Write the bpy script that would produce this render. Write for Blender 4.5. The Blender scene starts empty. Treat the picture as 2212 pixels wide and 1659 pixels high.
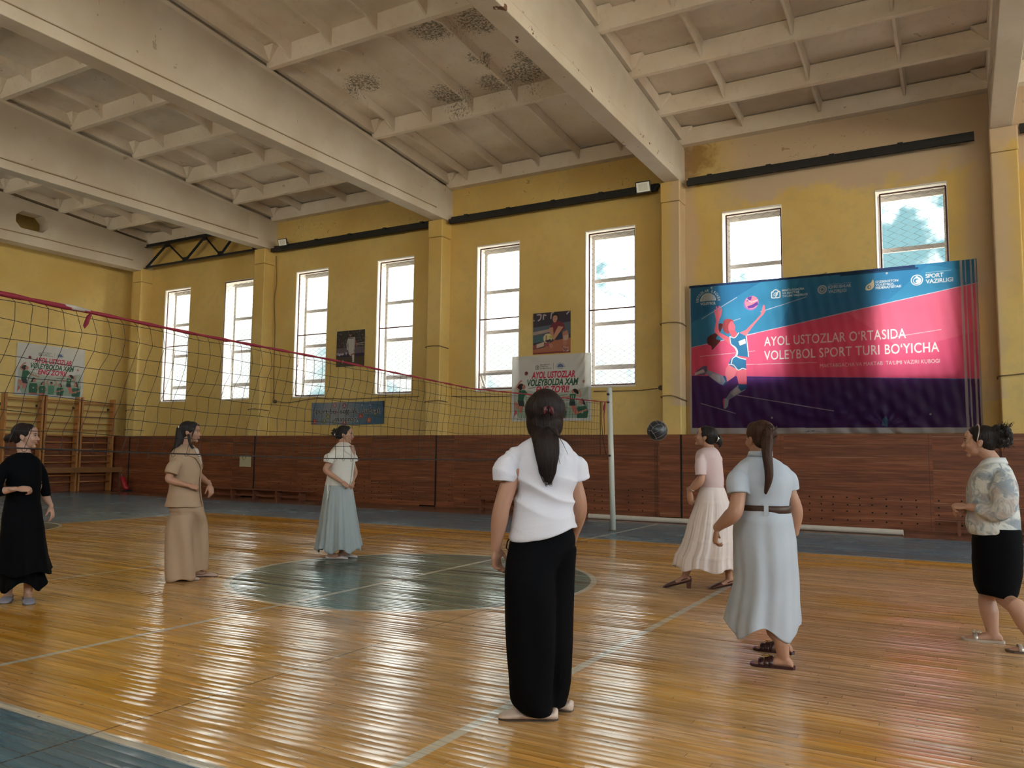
import bpy, bmesh, math, random
import numpy as np
from mathutils import Vector, Matrix
random.seed(7)
rng = np.random.default_rng(7)
sc = bpy.context.scene
COL = sc.collection

# ------------------------------------------------------------------ camera
CAM = Vector((0.0, 0.0, 1.33))
YAW, PITCH, ROLL, FPX = 0.5155, 0.0875, 0.0105, 1717.19
_f = Vector((-math.sin(YAW) * math.cos(PITCH), math.cos(YAW) * math.cos(PITCH), math.sin(PITCH)))
_r = Vector((math.cos(YAW), math.sin(YAW), 0.0))
_u = _r.cross(_f)
_r2 = _r * math.cos(ROLL) + _u * math.sin(ROLL)
_u2 = _u * math.cos(ROLL) - _r * math.sin(ROLL)
cam_data = bpy.data.cameras.new('camera')
cam_data.sensor_width = 36.0
cam_data.lens = FPX / 2212 * 36.0
cam_data.clip_start = 0.05
cam_data.clip_end = 400
cam = bpy.data.objects.new('camera', cam_data)
COL.objects.link(cam)
cam.matrix_world = Matrix(((_r2.x, _u2.x, -_f.x, CAM.x), (_r2.y, _u2.y, -_f.y, CAM.y),
                           (_r2.z, _u2.z, -_f.z, CAM.z), (0, 0, 0, 1)))
sc.camera = cam

# ------------------------------------------------------------------ view + exposure
sc.view_settings.view_transform = 'Standard'
sc.view_settings.look = 'None'
sc.view_settings.gamma = 1.0
sc.view_settings.use_curve_mapping = False
sc.view_settings.exposure = 0.08
sc.cycles.use_denoising = True
sc.cycles.use_adaptive_sampling = True
sc.cycles.adaptive_threshold = 0.14
sc.cycles.adaptive_min_samples = 14
sc.cycles.max_bounces = 5
sc.cycles.diffuse_bounces = 3
sc.cycles.glossy_bounces = 2
sc.cycles.transmission_bounces = 2
sc.cycles.transparent_max_bounces = 8
sc.cycles.caustics_reflective = False
sc.cycles.caustics_refractive = False
sc.cycles.sample_clamp_indirect = 6.0
sc.cycles.blur_glossy = 0.5

# ------------------------------------------------------------------ node helper
class V:
    """a socket (or number) with arithmetic"""
    nt = None
    def __init__(s, x): s.x = x
def _m(op, *a, clamp=False):
    n = V.nt.nodes.new('ShaderNodeMath'); n.operation = op; n.use_clamp = clamp
    for i, v in enumerate(a):
        v = v.x if isinstance(v, V) else v
        if isinstance(v, (int, float)): n.inputs[i].default_value = v
        else: V.nt.links.new(v, n.inputs[i])
    return V(n.outputs[0])
for _n, _o in (('__add__', 'ADD'), ('__sub__', 'SUBTRACT'), ('__mul__', 'MULTIPLY'), ('__truediv__', 'DIVIDE'), ('__lt__', 'LESS_THAN'), ('__gt__', 'GREATER_THAN'), ('__pow__', 'POWER')):
    setattr(V, _n, (lambda o: lambda s, t: _m(o, s, t))(_o))
V.__rmul__ = lambda s, t: _m('MULTIPLY', t, s)
V.__radd__ = lambda s, t: _m('ADD', t, s)
V.__rsub__ = lambda s, t: _m('SUBTRACT', t, s)
def vabs(a): return _m('ABSOLUTE', a)
def vfloor(a): return _m('FLOOR', a)
def vfrac(a): return _m('FRACT', a)
def vsqrt(a): return _m('SQRT', a)
def vmax(a, b): return _m('MAXIMUM', a, b)
def vmin(a, b): return _m('MINIMUM', a, b)
def ramp(a, lo, hi):
    n = V.nt.nodes.new('ShaderNodeMapRange'); n.interpolation_type = 'SMOOTHSTEP'
    V.nt.links.new(a.x, n.inputs['Value'])
    n.inputs['From Min'].default_value = lo; n.inputs['From Max'].default_value = hi
    return V(n.outputs['Result'])
def _sock(n, i, v):
    v = v.x if isinstance(v, V) else v
    if isinstance(v, bpy.types.NodeSocket): V.nt.links.new(v, n.inputs[i])
    elif isinstance(v, (tuple, list)):
        n.inputs[i].default_value = tuple(v) + ((1.0,) if len(v) == 3 and len(n.inputs[i].default_value) == 4 else ())
    else: n.inputs[i].default_value = v
def mix(f, a, b):
    n = V.nt.nodes.new('ShaderNodeMix'); n.data_type = 'RGBA'
    _sock(n, 0, f); _sock(n, 6, a); _sock(n, 7, b)
    return V(n.outputs[2])
def mul(a, b):
    n = V.nt.nodes.new('ShaderNodeMix'); n.data_type = 'RGBA'; n.blend_type = 'MULTIPLY'
    _sock(n, 0, 1.0); _sock(n, 6, a); _sock(n, 7, b)
    return V(n.outputs[2])
def comb(x, y, z):
    n = V.nt.nodes.new('ShaderNodeCombineXYZ')
    for i, v in enumerate((x, y, z)): _sock(n, i, v)
    return V(n.outputs[0])
def noise(vec, scale, detail=2.0, rough=0.5, dist=0.0):
    n = V.nt.nodes.new('ShaderNodeTexNoise')
    _sock(n, 'Vector', vec); n.inputs['Scale'].default_value = scale; n.inputs['Detail'].default_value = detail
    n.inputs['Roughness'].default_value = rough; n.inputs['Distortion'].default_value = dist
    return V(n.outputs[0])
def white(vec):
    n = V.nt.nodes.new('ShaderNodeTexWhiteNoise'); _sock(n, 'Vector', vec)
    return V(n.outputs[0])
def pos():
    n = V.nt.nodes.new('ShaderNodeNewGeometry'); s = V.nt.nodes.new('ShaderNodeSeparateXYZ')
    V.nt.links.new(n.outputs['Position'], s.inputs[0])
    return V(n.outputs['Position']), V(s.outputs[0]), V(s.outputs[1]), V(s.outputs[2])
def objpos():
    n = V.nt.nodes.new('ShaderNodeTexCoord'); s = V.nt.nodes.new('ShaderNodeSeparateXYZ')
    V.nt.links.new(n.outputs['Object'], s.inputs[0])
    return V(n.outputs['Object']), V(s.outputs[0]), V(s.outputs[1]), V(s.outputs[2])
def bump(h, strength=1.0, dist=1.0):
    n = V.nt.nodes.new('ShaderNodeBump'); n.inputs['Strength'].default_value = strength; n.inputs['Distance'].default_value = dist
    _sock(n, 'Height', h)
    return V(n.outputs[0])
def gray(v):
    return comb(v, v, v)
def new_mat(name):
    m = bpy.data.materials.new(name); m.use_nodes = True
    V.nt = m.node_tree
    return m, m.node_tree.nodes['Principled BSDF']
def setp(b, **k):
    for n, v in k.items(): _sock(b, n.replace('_', ' '), v)
_simple = {}
def plain(name, col, rough=0.6, metal=0.0, var=0.12, scale=9.0, spec=0.5, bmp=0.0, bscale=60.0):
    """a procedural one-colour surface with soft uneven tone"""
    if name in _simple: return _simple[name]
    m, b = new_mat(name)
    P, x, y, z = objpos()
    n = noise(P, scale, 3.0)
    setp(b, Base_Color=mix(n, tuple(c * (1 - var) for c in col), tuple(min(1, c * (1 + var)) for c in col)), Roughness=rough, Metallic=metal)
    b.inputs['Specular IOR Level'].default_value = spec
    if bmp: setp(b, Normal=bump(noise(P, bscale, 2.0), 1.0, bmp))
    _simple[name] = m
    return m

# ------------------------------------------------------------------ sky
w = bpy.data.worlds.new('sky'); sc.world = w; w.use_nodes = True
V.nt = w.node_tree
_tc = w.node_tree.nodes.new('ShaderNodeTexCoord')
_sx = w.node_tree.nodes.new('ShaderNodeSeparateXYZ')
w.node_tree.links.new(_tc.outputs['Generated'], _sx.inputs[0])
dx, dy, dz = (V(_sx.outputs[i]) for i in range(3))
cl = noise(V(_tc.outputs['Generated']), 5.5, 5.0, 0.6)
cloud = ramp(cl, 0.40, 0.54)
SUNSIDE, FRONT = 19.0, 7.5
side = ramp(dx * 0.88 - dy * 0.36, 0.12, 0.90)    # the bright part of the sky is off the right-hand gable
front = 1.45 + ramp(dz, 0.13, 0.25) * (FRONT - 1.45)         # hazy near the horizon, bright cloud above
bright = front + side * (SUNSIDE - front)
blue = mix(side, (0.40, 0.70, 0.76), mul(gray(bright), (0.6, 0.75, 0.85)))
cl_c = mul(gray(bright), (1.0, 0.955, 0.90))
skyc = mix(cloud, blue, cl_c)
ground = mul(gray(3.6 + side * 19.0), (0.86, 0.77, 0.62))     # sunlit yard outside
col = mix(ramp(dz, -0.02, 0.02), ground, skyc)
bg = w.node_tree.nodes['Background']
_sock(bg, 'Color', col); bg.inputs['Strength'].default_value = 1.0
w.cycles.sampling_method = 'MANUAL'; w.cycles.sample_map_resolution = 512

# ------------------------------------------------------------------ geometry helpers
class G:
    """collects verts / faces, becomes ONE mesh object"""
    def __init__(s): s.v = []; s.f = []; s.m = []; s.k = 0
    def add(s, vs, fs, mi=0):
        o = s.k
        s.v.extend([tuple(p) for p in vs]); s.k += len(vs)
        s.f.extend([tuple(i + o for i in f) for f in fs]); s.m.extend([mi] * len(fs))
        return s
    def box(s, x0, x1, y0, y1, z0, z1, mi=0):
        vs = [(x0, y0, z0), (x1, y0, z0), (x1, y1, z0), (x0, y1, z0), (x0, y0, z1), (x1, y0, z1), (x1, y1, z1), (x0, y1, z1)]
        return s.add(vs, [(0, 3, 2, 1), (4, 5, 6, 7), (0, 1, 5, 4), (1, 2, 6, 5), (2, 3, 7, 6), (3, 0, 4, 7)], mi)
    def hexa(s, vs, mi=0):
        return s.add(vs, [(0, 3, 2, 1), (4, 5, 6, 7), (0, 1, 5, 4), (1, 2, 6, 5), (2, 3, 7, 6), (3, 0, 4, 7)], mi)
    def tube(s, pts, r, n=6, mi=0, caps=True):
        pts = [Vector(p) for p in pts]; rs = r if isinstance(r, (list, tuple)) else [r] * len(pts)
        up = Vector((0, 0, 1)); rings = []
        t0 = (pts[1] - pts[0]).normalized()
        if abs(t0.dot(up)) > 0.95: up = Vector((1, 0, 0))
        a = t0.cross(up).normalized()
        for i, p in enumerate(pts):
            t = (pts[min(i + 1, len(pts) - 1)] - pts[max(i - 1, 0)])
            t = t.normalized() if t.length > 1e-9 else t0
            a = (a - t * a.dot(t))
            a = a.normalized() if a.length > 1e-6 else t.orthogonal().normalized()
            b = t.cross(a)
            rings.append([p + (a * math.cos(q) + b * math.sin(q)) * rs[i] for q in [2 * math.pi * k / n for k in range(n)]])
        vs = [q for rg in rings for q in rg]; fs = []
        for i in range(len(pts) - 1):
            for k in range(n):
                fs.append((i * n + k, i * n + (k + 1) % n, (i + 1) * n + (k + 1) % n, (i + 1) * n + k))
        if caps:
            fs.append(tuple(range(n - 1, -1, -1))); fs.append(tuple((len(pts) - 1) * n + k for k in range(n)))
        return s.add(vs, fs, mi)
    def merge(s, pieces, mi=0):
        for v, f in pieces: s.add(v, f, mi)
        return s
    def obj(s, name, mats, parent=None, smooth=False, loc=None):
        me = bpy.data.meshes.new(name)
        vs = s.v
        if loc is not None: vs = [(a - loc[0], b - loc[1], c - loc[2]) for a, b, c in vs]
        me.from_pydata(vs, [], s.f)
        for m in (mats if isinstance(mats, (list, tuple)) else [mats]): me.materials.append(m)
        if any(s.m): me.polygons.foreach_set('material_index', s.m)
        if smooth: me.polygons.foreach_set('use_smooth', [True] * len(me.polygons))
        me.update()
        o = bpy.data.objects.new(name, me); COL.objects.link(o)
        if loc is not None: o.location = loc
        if parent: o.parent = parent
        return o
def empty(name, loc=(0, 0, 0), rz=0.0):
    o = bpy.data.objects.new(name, None); COL.objects.link(o); o.location = loc; o.rotation_euler = (0, 0, rz)
    o.empty_display_size = 0.1
    return o
def tag(o, label=None, cat=None, group=None, kind=None):
    if label: o['label'] = label
    if cat: o['category'] = cat
    if group: o['group'] = group
    if kind: o['kind'] = kind
    return o
def struct(o): o['kind'] = 'structure'; return o
def catmull(P, m):
    P = np.asarray(P, float); n = len(P)
    if n < 3 or m < 2: 
        return P
    out = []
    for i in range(n - 1):
        p0 = P[i - 1] if i else 2 * P[0] - P[1]; p1 = P[i]; p2 = P[i + 1]; p3 = P[i + 2] if i + 2 < n else 2 * P[-1] - P[-2]
        for t in np.arange(m) / m:
            out.append(0.5 * ((2 * p1) + (-p0 + p2) * t + (2 * p0 - 5 * p1 + 4 * p2 - p3) * t * t + (-p0 + 3 * p1 - 3 * p2 + p3) * t ** 3))
    out.append(P[-1])
    return np.array(out)
def bevel(o, w=0.01, seg=2):
    m = o.modifiers.new('bevel', 'BEVEL'); m.width = w; m.segments = seg; m.limit_method = 'ANGLE'
    return o
# ------------------------------------------------------------------ surfaces of the hall
def mat_wall():
    m, b = new_mat('yellow_wall_paint')
    P, x, y, z = pos()
    big = noise(P, 0.55, 2.0, 0.55); fine = noise(P, 6.0, 2.0, 0.6)
    c = mix(ramp(big, 0.3, 0.7), (0.67, 0.445, 0.135), (0.76, 0.545, 0.20))
    c = mix(ramp(fine, 0.42, 0.75) * 0.35, c, (0.56, 0.42, 0.20))
    # limewash showing through near the roof of the right-hand bay and along the top of the wall
    edge = noise(P, 1.1, 4.0, 0.6)
    hi = ramp(z + (edge - 0.5) * 1.9, 6.75, 7.05) * ramp(x, -4.9, -3.7)
    bandy = ramp(z + (edge - 0.5) * 1.6, 8.3, 9.2)
    peel = vmax(hi, bandy * 0.7)
    sides = ramp(vabs(vabs(x + 2.4) - 2.95) + (big - 0.5) * 1.1, 0.42, 0.1) * (z > 2.4) * ramp(x, -5.6, -5.3) * 0.8
    c = mix(vmax(peel, sides), c, (0.60, 0.44, 0.30))
    # rusty water stain in the top corner next to the fourth column
    d = vsqrt((x + 5.1) * (x + 5.1) + (z - 7.95) * (z - 7.95))
    st = ramp(d + (fine - 0.5) * 0.9, 0.75, 0.15)
    c = mix(st * 0.75, c, (0.25, 0.12, 0.035))
    # hairline scabs in the strip above the steel bar
    sc_ = ramp(noise(P, 7.5, 3.0, 0.7, 1.5), 0.60, 0.66) * (z > 7.45) * ramp(edge, 0.48, 0.58)
    c = mix(sc_ * 0.6, c, (0.22, 0.13, 0.06))
    setp(b, Base_Color=c, Roughness=0.62, Normal=bump(noise(P, 5.0, 1.0), 0.6, 0.008))
    b.inputs['Specular IOR Level'].default_value = 0.35
    return m
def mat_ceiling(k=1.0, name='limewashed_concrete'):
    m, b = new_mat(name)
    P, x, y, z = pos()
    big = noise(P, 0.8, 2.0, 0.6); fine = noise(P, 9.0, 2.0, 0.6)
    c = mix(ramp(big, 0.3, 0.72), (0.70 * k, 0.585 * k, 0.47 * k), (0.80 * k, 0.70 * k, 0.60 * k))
    c = mix(ramp(fine, 0.5, 0.85) * 0.3, c, (0.55, 0.45, 0.33))
    # mould and flaked spots in the third bay
    tot = None
    for mx, my, rr in ((-9.2, 13.42, 0.62), (-7.35, 13.35, 0.62), (-8.1, 13.4, 0.5), (-8.2, 11.35, 0.6), (-7.3, 11.5, 0.6), (-7.9, 12.5, 0.35), (-10.6, 12.3, 0.55), (-7.0, 12.9, 0.45)):
        dd = vsqrt((x - mx) * (x - mx) * 0.8 + (y - my) * (y - my))
        r = ramp(dd / rr, 1.15, 0.35)
        tot = r if tot is None else vmax(tot, r)
    spk = noise(P, 21.0, 4.0, 0.85)
    core = ramp(spk + tot * 0.26, 0.70, 0.80) * (z > 8.25) * ramp(tot, 0.02, 0.2)
    c = mix(core * 0.80, c, (0.10, 0.085, 0.05))
    # brown flaked patches along the lower edge of the fourth beam
    fl_ = ramp(noise(comb(x * 1.0, y * 0.9, z * 1.6), 3.6, 3.0, 0.6, 0.6), 0.655, 0.675) * (x > -5.75) * (x < -5.1) * (z < 7.65) * (y < 16.0) * (y > 8.0)
    c = mix(fl_, c, (0.19, 0.10, 0.065))
    # dirt line along the top of the bottom flange of every beam
    dl = ramp(vabs(z - (7.585 + (big - 0.5) * 0.04)), 0.024, 0.008) * (y < 16.3) * ramp(big, 0.22, 0.4) * ((x < -6.0) * 1.0 + 0.15)
    c = mix(dl * 0.8, c, (0.26, 0.16, 0.075))
    # flaking under the roof panels
    spot = ramp(noise(P, 3.4, 3.0, 0.75, 0.5), 0.69, 0.71) * (z > 7.6)
    c = mix(spot * 0.55, c, (0.30, 0.22, 0.14))
    setp(b, Base_Color=c, Roughness=0.8, Normal=bump(noise(P, 4.0, 1.0), 0.7, 0.012))
    b.inputs['Specular IOR Level'].default_value = 0.25
    return m
def mat_wainscot(tone=1.0, name='walnut_laminate'):
    m, b = new_mat(name)
    P, x, y, z = pos()
    row = vfloor(z / 0.122); run = vfloor((x + y * 1.3) / 2.62 + white(comb(row, 3.0, 0.0)) * 0.0)
    r1 = white(comb(row, run, 1.0))
    g = noise(comb(x * 0.9 + y * 0.9, r1 * 7.0, z * 16.0), 1.6, 3.0, 0.65, 0.4)
    c = mix(ramp(g, 0.3, 0.7), (0.135 * tone, 0.034 * tone, 0.012 * tone), (0.250 * tone, 0.080 * tone, 0.032 * tone))
    c = mul(c, gray(0.8 + r1 * 0.4))
    lt = ramp(noise(comb(x * 0.6 + y * 0.6, r1 * 3.0, z * 30.0), 1.3, 0.0, 0.5), 0.70, 0.80)
    c = mix(lt * 0.5, c, (0.40, 0.21, 0.115))
    joint = vmax(ramp(vabs(vfrac((x + 0.55) / 2.62) - 0.5), 0.4975, 0.4992), ramp(vabs(vfrac(z / 0.61) - 0.5), 0.494, 0.498) * 0.3)
    c = mix(joint * 0.6, c, (0.04, 0.015, 0.008))
    setp(b, Base_Color=c, Roughness=0.42)
    return m
def mat_floor():
    m, b = new_mat('painted_plank_floor')
    P, x, y, z = pos()
    PW = 0.0565
    row = vfloor(y / PW); fy = vfrac(y / PW)
    r0 = white(comb(row, 0.5, 0.0)); r2 = white(comb(row, 7.5, 2.0))
    seg = vfloor(x / 1.9 + r0 * 5.0); r1 = white(comb(row, seg, 4.0))
    worn = noise(comb(x * 0.5, y * 0.8, 0.0), 0.9, 3.0, 0.62)
    streak = noise(comb(x * 0.55, y * 16.0, 0.0), 1.0, 3.0, 0.62)
    fine = noise(comb(x * 3.0, y * 55.0, 0.0), 1.0, 2.0, 0.65)
    # base yellow varnish, paler and browner where play wears it
    wear = ramp(worn + (streak - 0.5) * 0.28 + ramp(vabs(y - 7.4) , 4.6, 1.6) * 0.14 + ramp(x, -9.0, 0.0) * 0.12, 0.38, 0.84)
    yel = mix(ramp(streak, 0.3, 0.7), (0.62, 0.275, 0.014), (0.82, 0.43, 0.040))
    brn = mix(ramp(fine, 0.35, 0.68), (0.43, 0.250, 0.135), (0.72, 0.490, 0.310))
    c = mix(wear * 0.9, yel, brn)
    c = mul(c, gray(0.83 + r1 * 0.34))
    # blue surround and teal circle
    inside = (x > -14.12) * (x < 3.88) * (y > 2.43) * (y < 11.8)
    bl = mix(ramp(streak, 0.3, 0.72), (0.062, 0.145, 0.215), (0.115, 0.225, 0.305))
    bl = mul(bl, gray(0.86 + r1 * 0.28))
    bl = mix(ramp(worn * 0.5 + streak * 0.5, 0.56, 0.66) * 0.3, bl, (0.30, 0.37, 0.40))
    c = mix(inside, bl, c)
    dc = vsqrt((x + 5.2) * (x + 5.2) + (y - 7.1) * (y - 7.1))
    teal = mix(ramp(streak + fine * 0.4, 0.62, 0.95), (0.085, 0.185, 0.185), (0.27, 0.23, 0.16))
    c = mix(ramp(dc, 1.90, 1.885), c, teal)
    de = vsqrt((x + 14.5) * (x + 14.5) + (y - 7.1) * (y - 7.1))
    c = mix(ramp(de, 1.45, 1.44) * (x > -16.5), c, mul(teal, (0.9, 0.95, 0.9)))
    # bare brown boards along the walls
    edge = vmax(vmax(y > 14.93, x < -24.2), 0.0)
    ebr = mul(mix(ramp(streak, 0.3, 0.7), (0.13, 0.052, 0.034), (0.21, 0.092, 0.058)), gray(0.85 + r1 * 0.3))
    c = mix(edge, c, ebr)
    # white court lines
    def band(a, w): return ramp(a, w + 0.004, w - 0.004)
    L = band(vabs(y - 11.8), 0.022) * (x > -14.12) * (x < 3.9)
    L = vmax(L, band(vabs(y - 2.415), 0.030) * (x > -14.12) * (x < 3.9))
    inY = (y > 2.43) * (y < 11.8)
    L = vmax(L, band(vabs(x + 14.12), 0.025) * inY * (de > 1.45))
    L = vmax(L, band(vabs(x - 3.88), 0.025) * inY)
    L = vmax(L, band(vabs(x + 5.21), 0.028) * (y > 2.43) * (y < 14.93))
    L = vmax(L, band(vabs(x + 2.14), 0.030) * inY)
    L = vmax(L, band(vabs(x + 8.15), 0.024) * inY)
    L = vmax(L, band(vabs(dc - 1.92), 0.030))
    L = vmax(L, band(vabs(de - 1.45), 0.026) * (x > -14.6))
    L2 = band(vabs(y - 14.93), 0.012) * (x > -24.2)
    rub = ramp(fine * 0.5 + worn * 0.5, 0.40, 0.50)
    c = mix(vmax(L * (0.78 + rub * 0.22), L2 * 0.5), c, mix(fine, (0.55, 0.50, 0.40), (0.72, 0.68, 0.58)))
    # gaps between boards, butt joints and a long seam
    gapw = 0.055 + r2 * 0.05
    gap = ramp(fy, 0.10, 0.02) * (0.35 + ramp(r2 + (worn - 0.5) * 0.9, 0.25, 0.85) * 0.65)
    but = ramp(vabs(vfrac(x / 1.9 + r0 * 5.0) - 0.5), 0.4985, 0.4995)
    seam = ramp(vabs(x + 3.6), 0.010, 0.004) * (y < 6.0)
    dark = vmax(vmax(gap * 0.85, but * 0.5), seam * 0.7)
    c = mix(dark, c, (0.050, 0.026, 0.012))
    sp = ramp(noise(P, 26.0, 0.0, 0.5), 0.80, 0.83)
    c = mix(sp * 0.6, c, (0.10, 0.06, 0.035))
    rgh = 0.06 + wear * 0.09 + fine * 0.08 + gap * 0.25 + (1.0 - inside) * 0.12
    h = (fy - 0.5) * (r0 - 0.5) * 0.0062 + (fy - 0.5) * (fy - 0.5) * 0.0040
    h = h + noise(comb(x * 0.45, y * 2.6, 0.0), 1.6, 1.0, 0.55) * 0.0100 + noise(comb(x * 0.4, y, 0.0), 26.0, 0.0) * 0.0007
    setp(b, Base_Color=c, Roughness=rgh, Normal=bump(h, 1.0, 1.0))
    b.inputs['Specular IOR Level'].default_value = 0.62
    return m
M_WALL = mat_wall(); M_CEIL = mat_ceiling(1.13); M_BEAM = mat_ceiling(0.86, 'limewash_toned_down'); M_WAINS = mat_wainscot(); M_FLOOR = mat_floor()  # light balance put into the colour: limewash lightened on panels, darkened on beams
M_REVEAL = plain('white_reveal_plaster', (0.78, 0.72, 0.66), 0.7, var=0.08, scale=5)
M_FRAME = plain('grey_window_frame', (0.62, 0.58, 0.56), 0.6, var=0.3, scale=40)
M_GRILLE = plain('rust_red_grille_frame', (0.12, 0.05, 0.05), 0.5, var=0.2)
M_WIRE = plain('grey_wire', (0.20, 0.20, 0.21), 0.45, metal=0.4)
M_BLACK = plain('black_steel_paint', (0.012, 0.013, 0.016), 0.4, var=0.3, scale=30)
M_CABLE = plain('brown_cable', (0.22, 0.14, 0.07), 0.6)
M_PINE = plain('varnished_pine', (0.42, 0.17, 0.045), 0.35, var=0.25, scale=5)
M_BENCH = plain('dark_bench_wood', (0.17, 0.055, 0.028), 0.4, var=0.25, scale=5)
def mat_glass():
    m, b = new_mat('window_glass')
    nt = m.node_tree; nt.nodes.remove(b)
    t = nt.nodes.new('ShaderNodeBsdfTransparent'); t.inputs[0].default_value = (0.93, 0.97, 0.97, 1)
    g = nt.nodes.new('ShaderNodeBsdfGlossy'); g.inputs['Roughness'].default_value = 0.03
    P, x, y, z = pos()
    mx = nt.nodes.new('ShaderNodeMixShader')
    _sock(mx, 0, 0.03 + noise(P, 3.0, 2.0) * 0.03)
    nt.links.new(t.outputs[0], mx.inputs[1]); nt.links.new(g.outputs[0], mx.inputs[2])
    nt.links.new(mx.outputs[0], nt.nodes['Material Output'].inputs[0])
    return m
M_GLASS = mat_glass()
def mat_print(name, trans=0.5, rough=0.4, bmp=0.0):
    """printed cloth: its ink colours are a mesh attribute; light from behind glows through"""
    m, b = new_mat(name)
    nt = m.node_tree
    a = nt.nodes.new('ShaderNodeAttribute'); a.attribute_name = 'print'
    P, x, y, z = pos()
    c = mul(V(a.outputs['Color']), gray(0.94 + noise(P, 4.0, 3.0) * 0.12))
    setp(b, Base_Color=c, Roughness=rough)
    b.inputs['Specular IOR Level'].default_value = 0.35
    if trans > 0:
        t = nt.nodes.new('ShaderNodeBsdfTranslucent'); _sock(t, 'Color', c)
        mx = nt.nodes.new('ShaderNodeMixShader'); mx.inputs[0].default_value = trans
        nt.links.new(b.outputs[0], mx.inputs[1]); nt.links.new(t.outputs[0], mx.inputs[2])
        nt.links.new(mx.outputs[0], nt.nodes['Material Output'].inputs[0])
    return m
# ------------------------------------------------------------------ the hall
YW = 17.05; YB = -2.85; XL = -24.77; XR = 14.3; ZB = 7.38; YC = 16.63; YM = 7.1
def zr(y): return 8.25 + 0.081 * (YW - y) if y > YM else 8.25 + 0.081 * (y - YB)
BEAMX = [-23.92, -18.08, -11.68, -5.42, 0.80, 7.10, 13.95]
COLX = [-23.90, -18.165, -11.765, -5.455, 0.835, 7.10, 13.95]
ZT, ZS, WW = 6.63, 2.92, 1.25
WX = [-22.98, -20.10, -17.05, -13.99, -10.73, -7.68, -4.42, -1.355, 1.95, 4.95, 8.2, 11.3]
g = G(); g.add([(XL, YB, 0), (XR, YB, 0), (XR, YW + .6, 0), (XL, YW + .6, 0)], [(0, 1, 2, 3)]); g.box(XL, XR, YB, YW, -0.2, -0.01)
struct(g.obj('floor', M_FLOOR))
GY = (-1.2, 2.3, 5.8, 9.3, 12.8); GW, GS, GT = 2.2, 2.9, 7.2   # gable windows
def wall_with_windows(name, y0, y1, reveal_y):
    g = G(); x = XL - 0.3
    for wx in WX:
        g.box(x, wx, y0, y1, 0, 8.9); g.box(wx, wx + WW, y0, y1, 0, ZS); g.box(wx, wx + WW, y0, y1, ZT, 8.9)
        x = wx + WW
    g.box(x, XR + 0.3, y0, y1, 0, 8.9)
    # drop hidden faces between neighbouring blocks is not needed; they sit inside the masonry
    return struct(g.obj(name, M_WALL))
wall_back = wall_with_windows('wall_back', YW, YW + 0.5, 0)
wall_front = wall_with_windows('wall_front', YB - 0.5, YB, 0)
for nm, xa, xb in (('wall_left', XL - 0.3, XL), ('wall_right', XR, XR + 0.3)):
    g = G()
    if nm == 'wall_left': g.box(xa, xb, YB, YW, 0, 10.0)
    else:
        y = YB
        for gy in GY:
            g.box(xa, xb, y, gy, 0, 10.0); g.box(xa, xb, gy, gy + GW, 0, GS); g.box(xa, xb, gy, gy + GW, GT, 10.0); y = gy + GW
        g.box(xa, xb, y, YW, 0, 10.0)
    struct(g.obj(nm, M_WALL))
# soffit of the roof panels, its ribs and the big beams
g = G()
OFF = 0.33
g.hexa([(XL, YB - .5, zr(YB) + OFF), (XR, YB - .5, zr(YB) + OFF), (XR, YM, zr(YM) + OFF), (XL, YM, zr(YM) + OFF),
        (XL, YB - .5, zr(YB) + OFF + .1), (XR, YB - .5, zr(YB) + OFF + .1), (XR, YM, zr(YM) + OFF + .1), (XL, YM, zr(YM) + OFF + .1)])
g.hexa([(XL, YM, zr(YM) + OFF), (XR, YM, zr(YM) + OFF), (XR, YW + .5, zr(YW) + OFF), (XL, YW + .5, zr(YW) + OFF),
        (XL, YM, zr(YM) + OFF + .1), (XR, YM, zr(YM) + OFF + .1), (XR, YW + .5, zr(YW) + OFF + .1), (XL, YW + .5, zr(YW) + OFF + .1)])
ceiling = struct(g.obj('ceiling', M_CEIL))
RX = {0: (-22.55, -21.0, -19.5), 1: (-16.78, -15.05, -13.3), 2: (-10.95, -9.93, -8.86, -7.78, -6.68), 3: (-3.92, -2.33, -0.77), 4: (2.3, 3.9, 5.5), 5: (8.9, 10.5, 12.1)}
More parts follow.
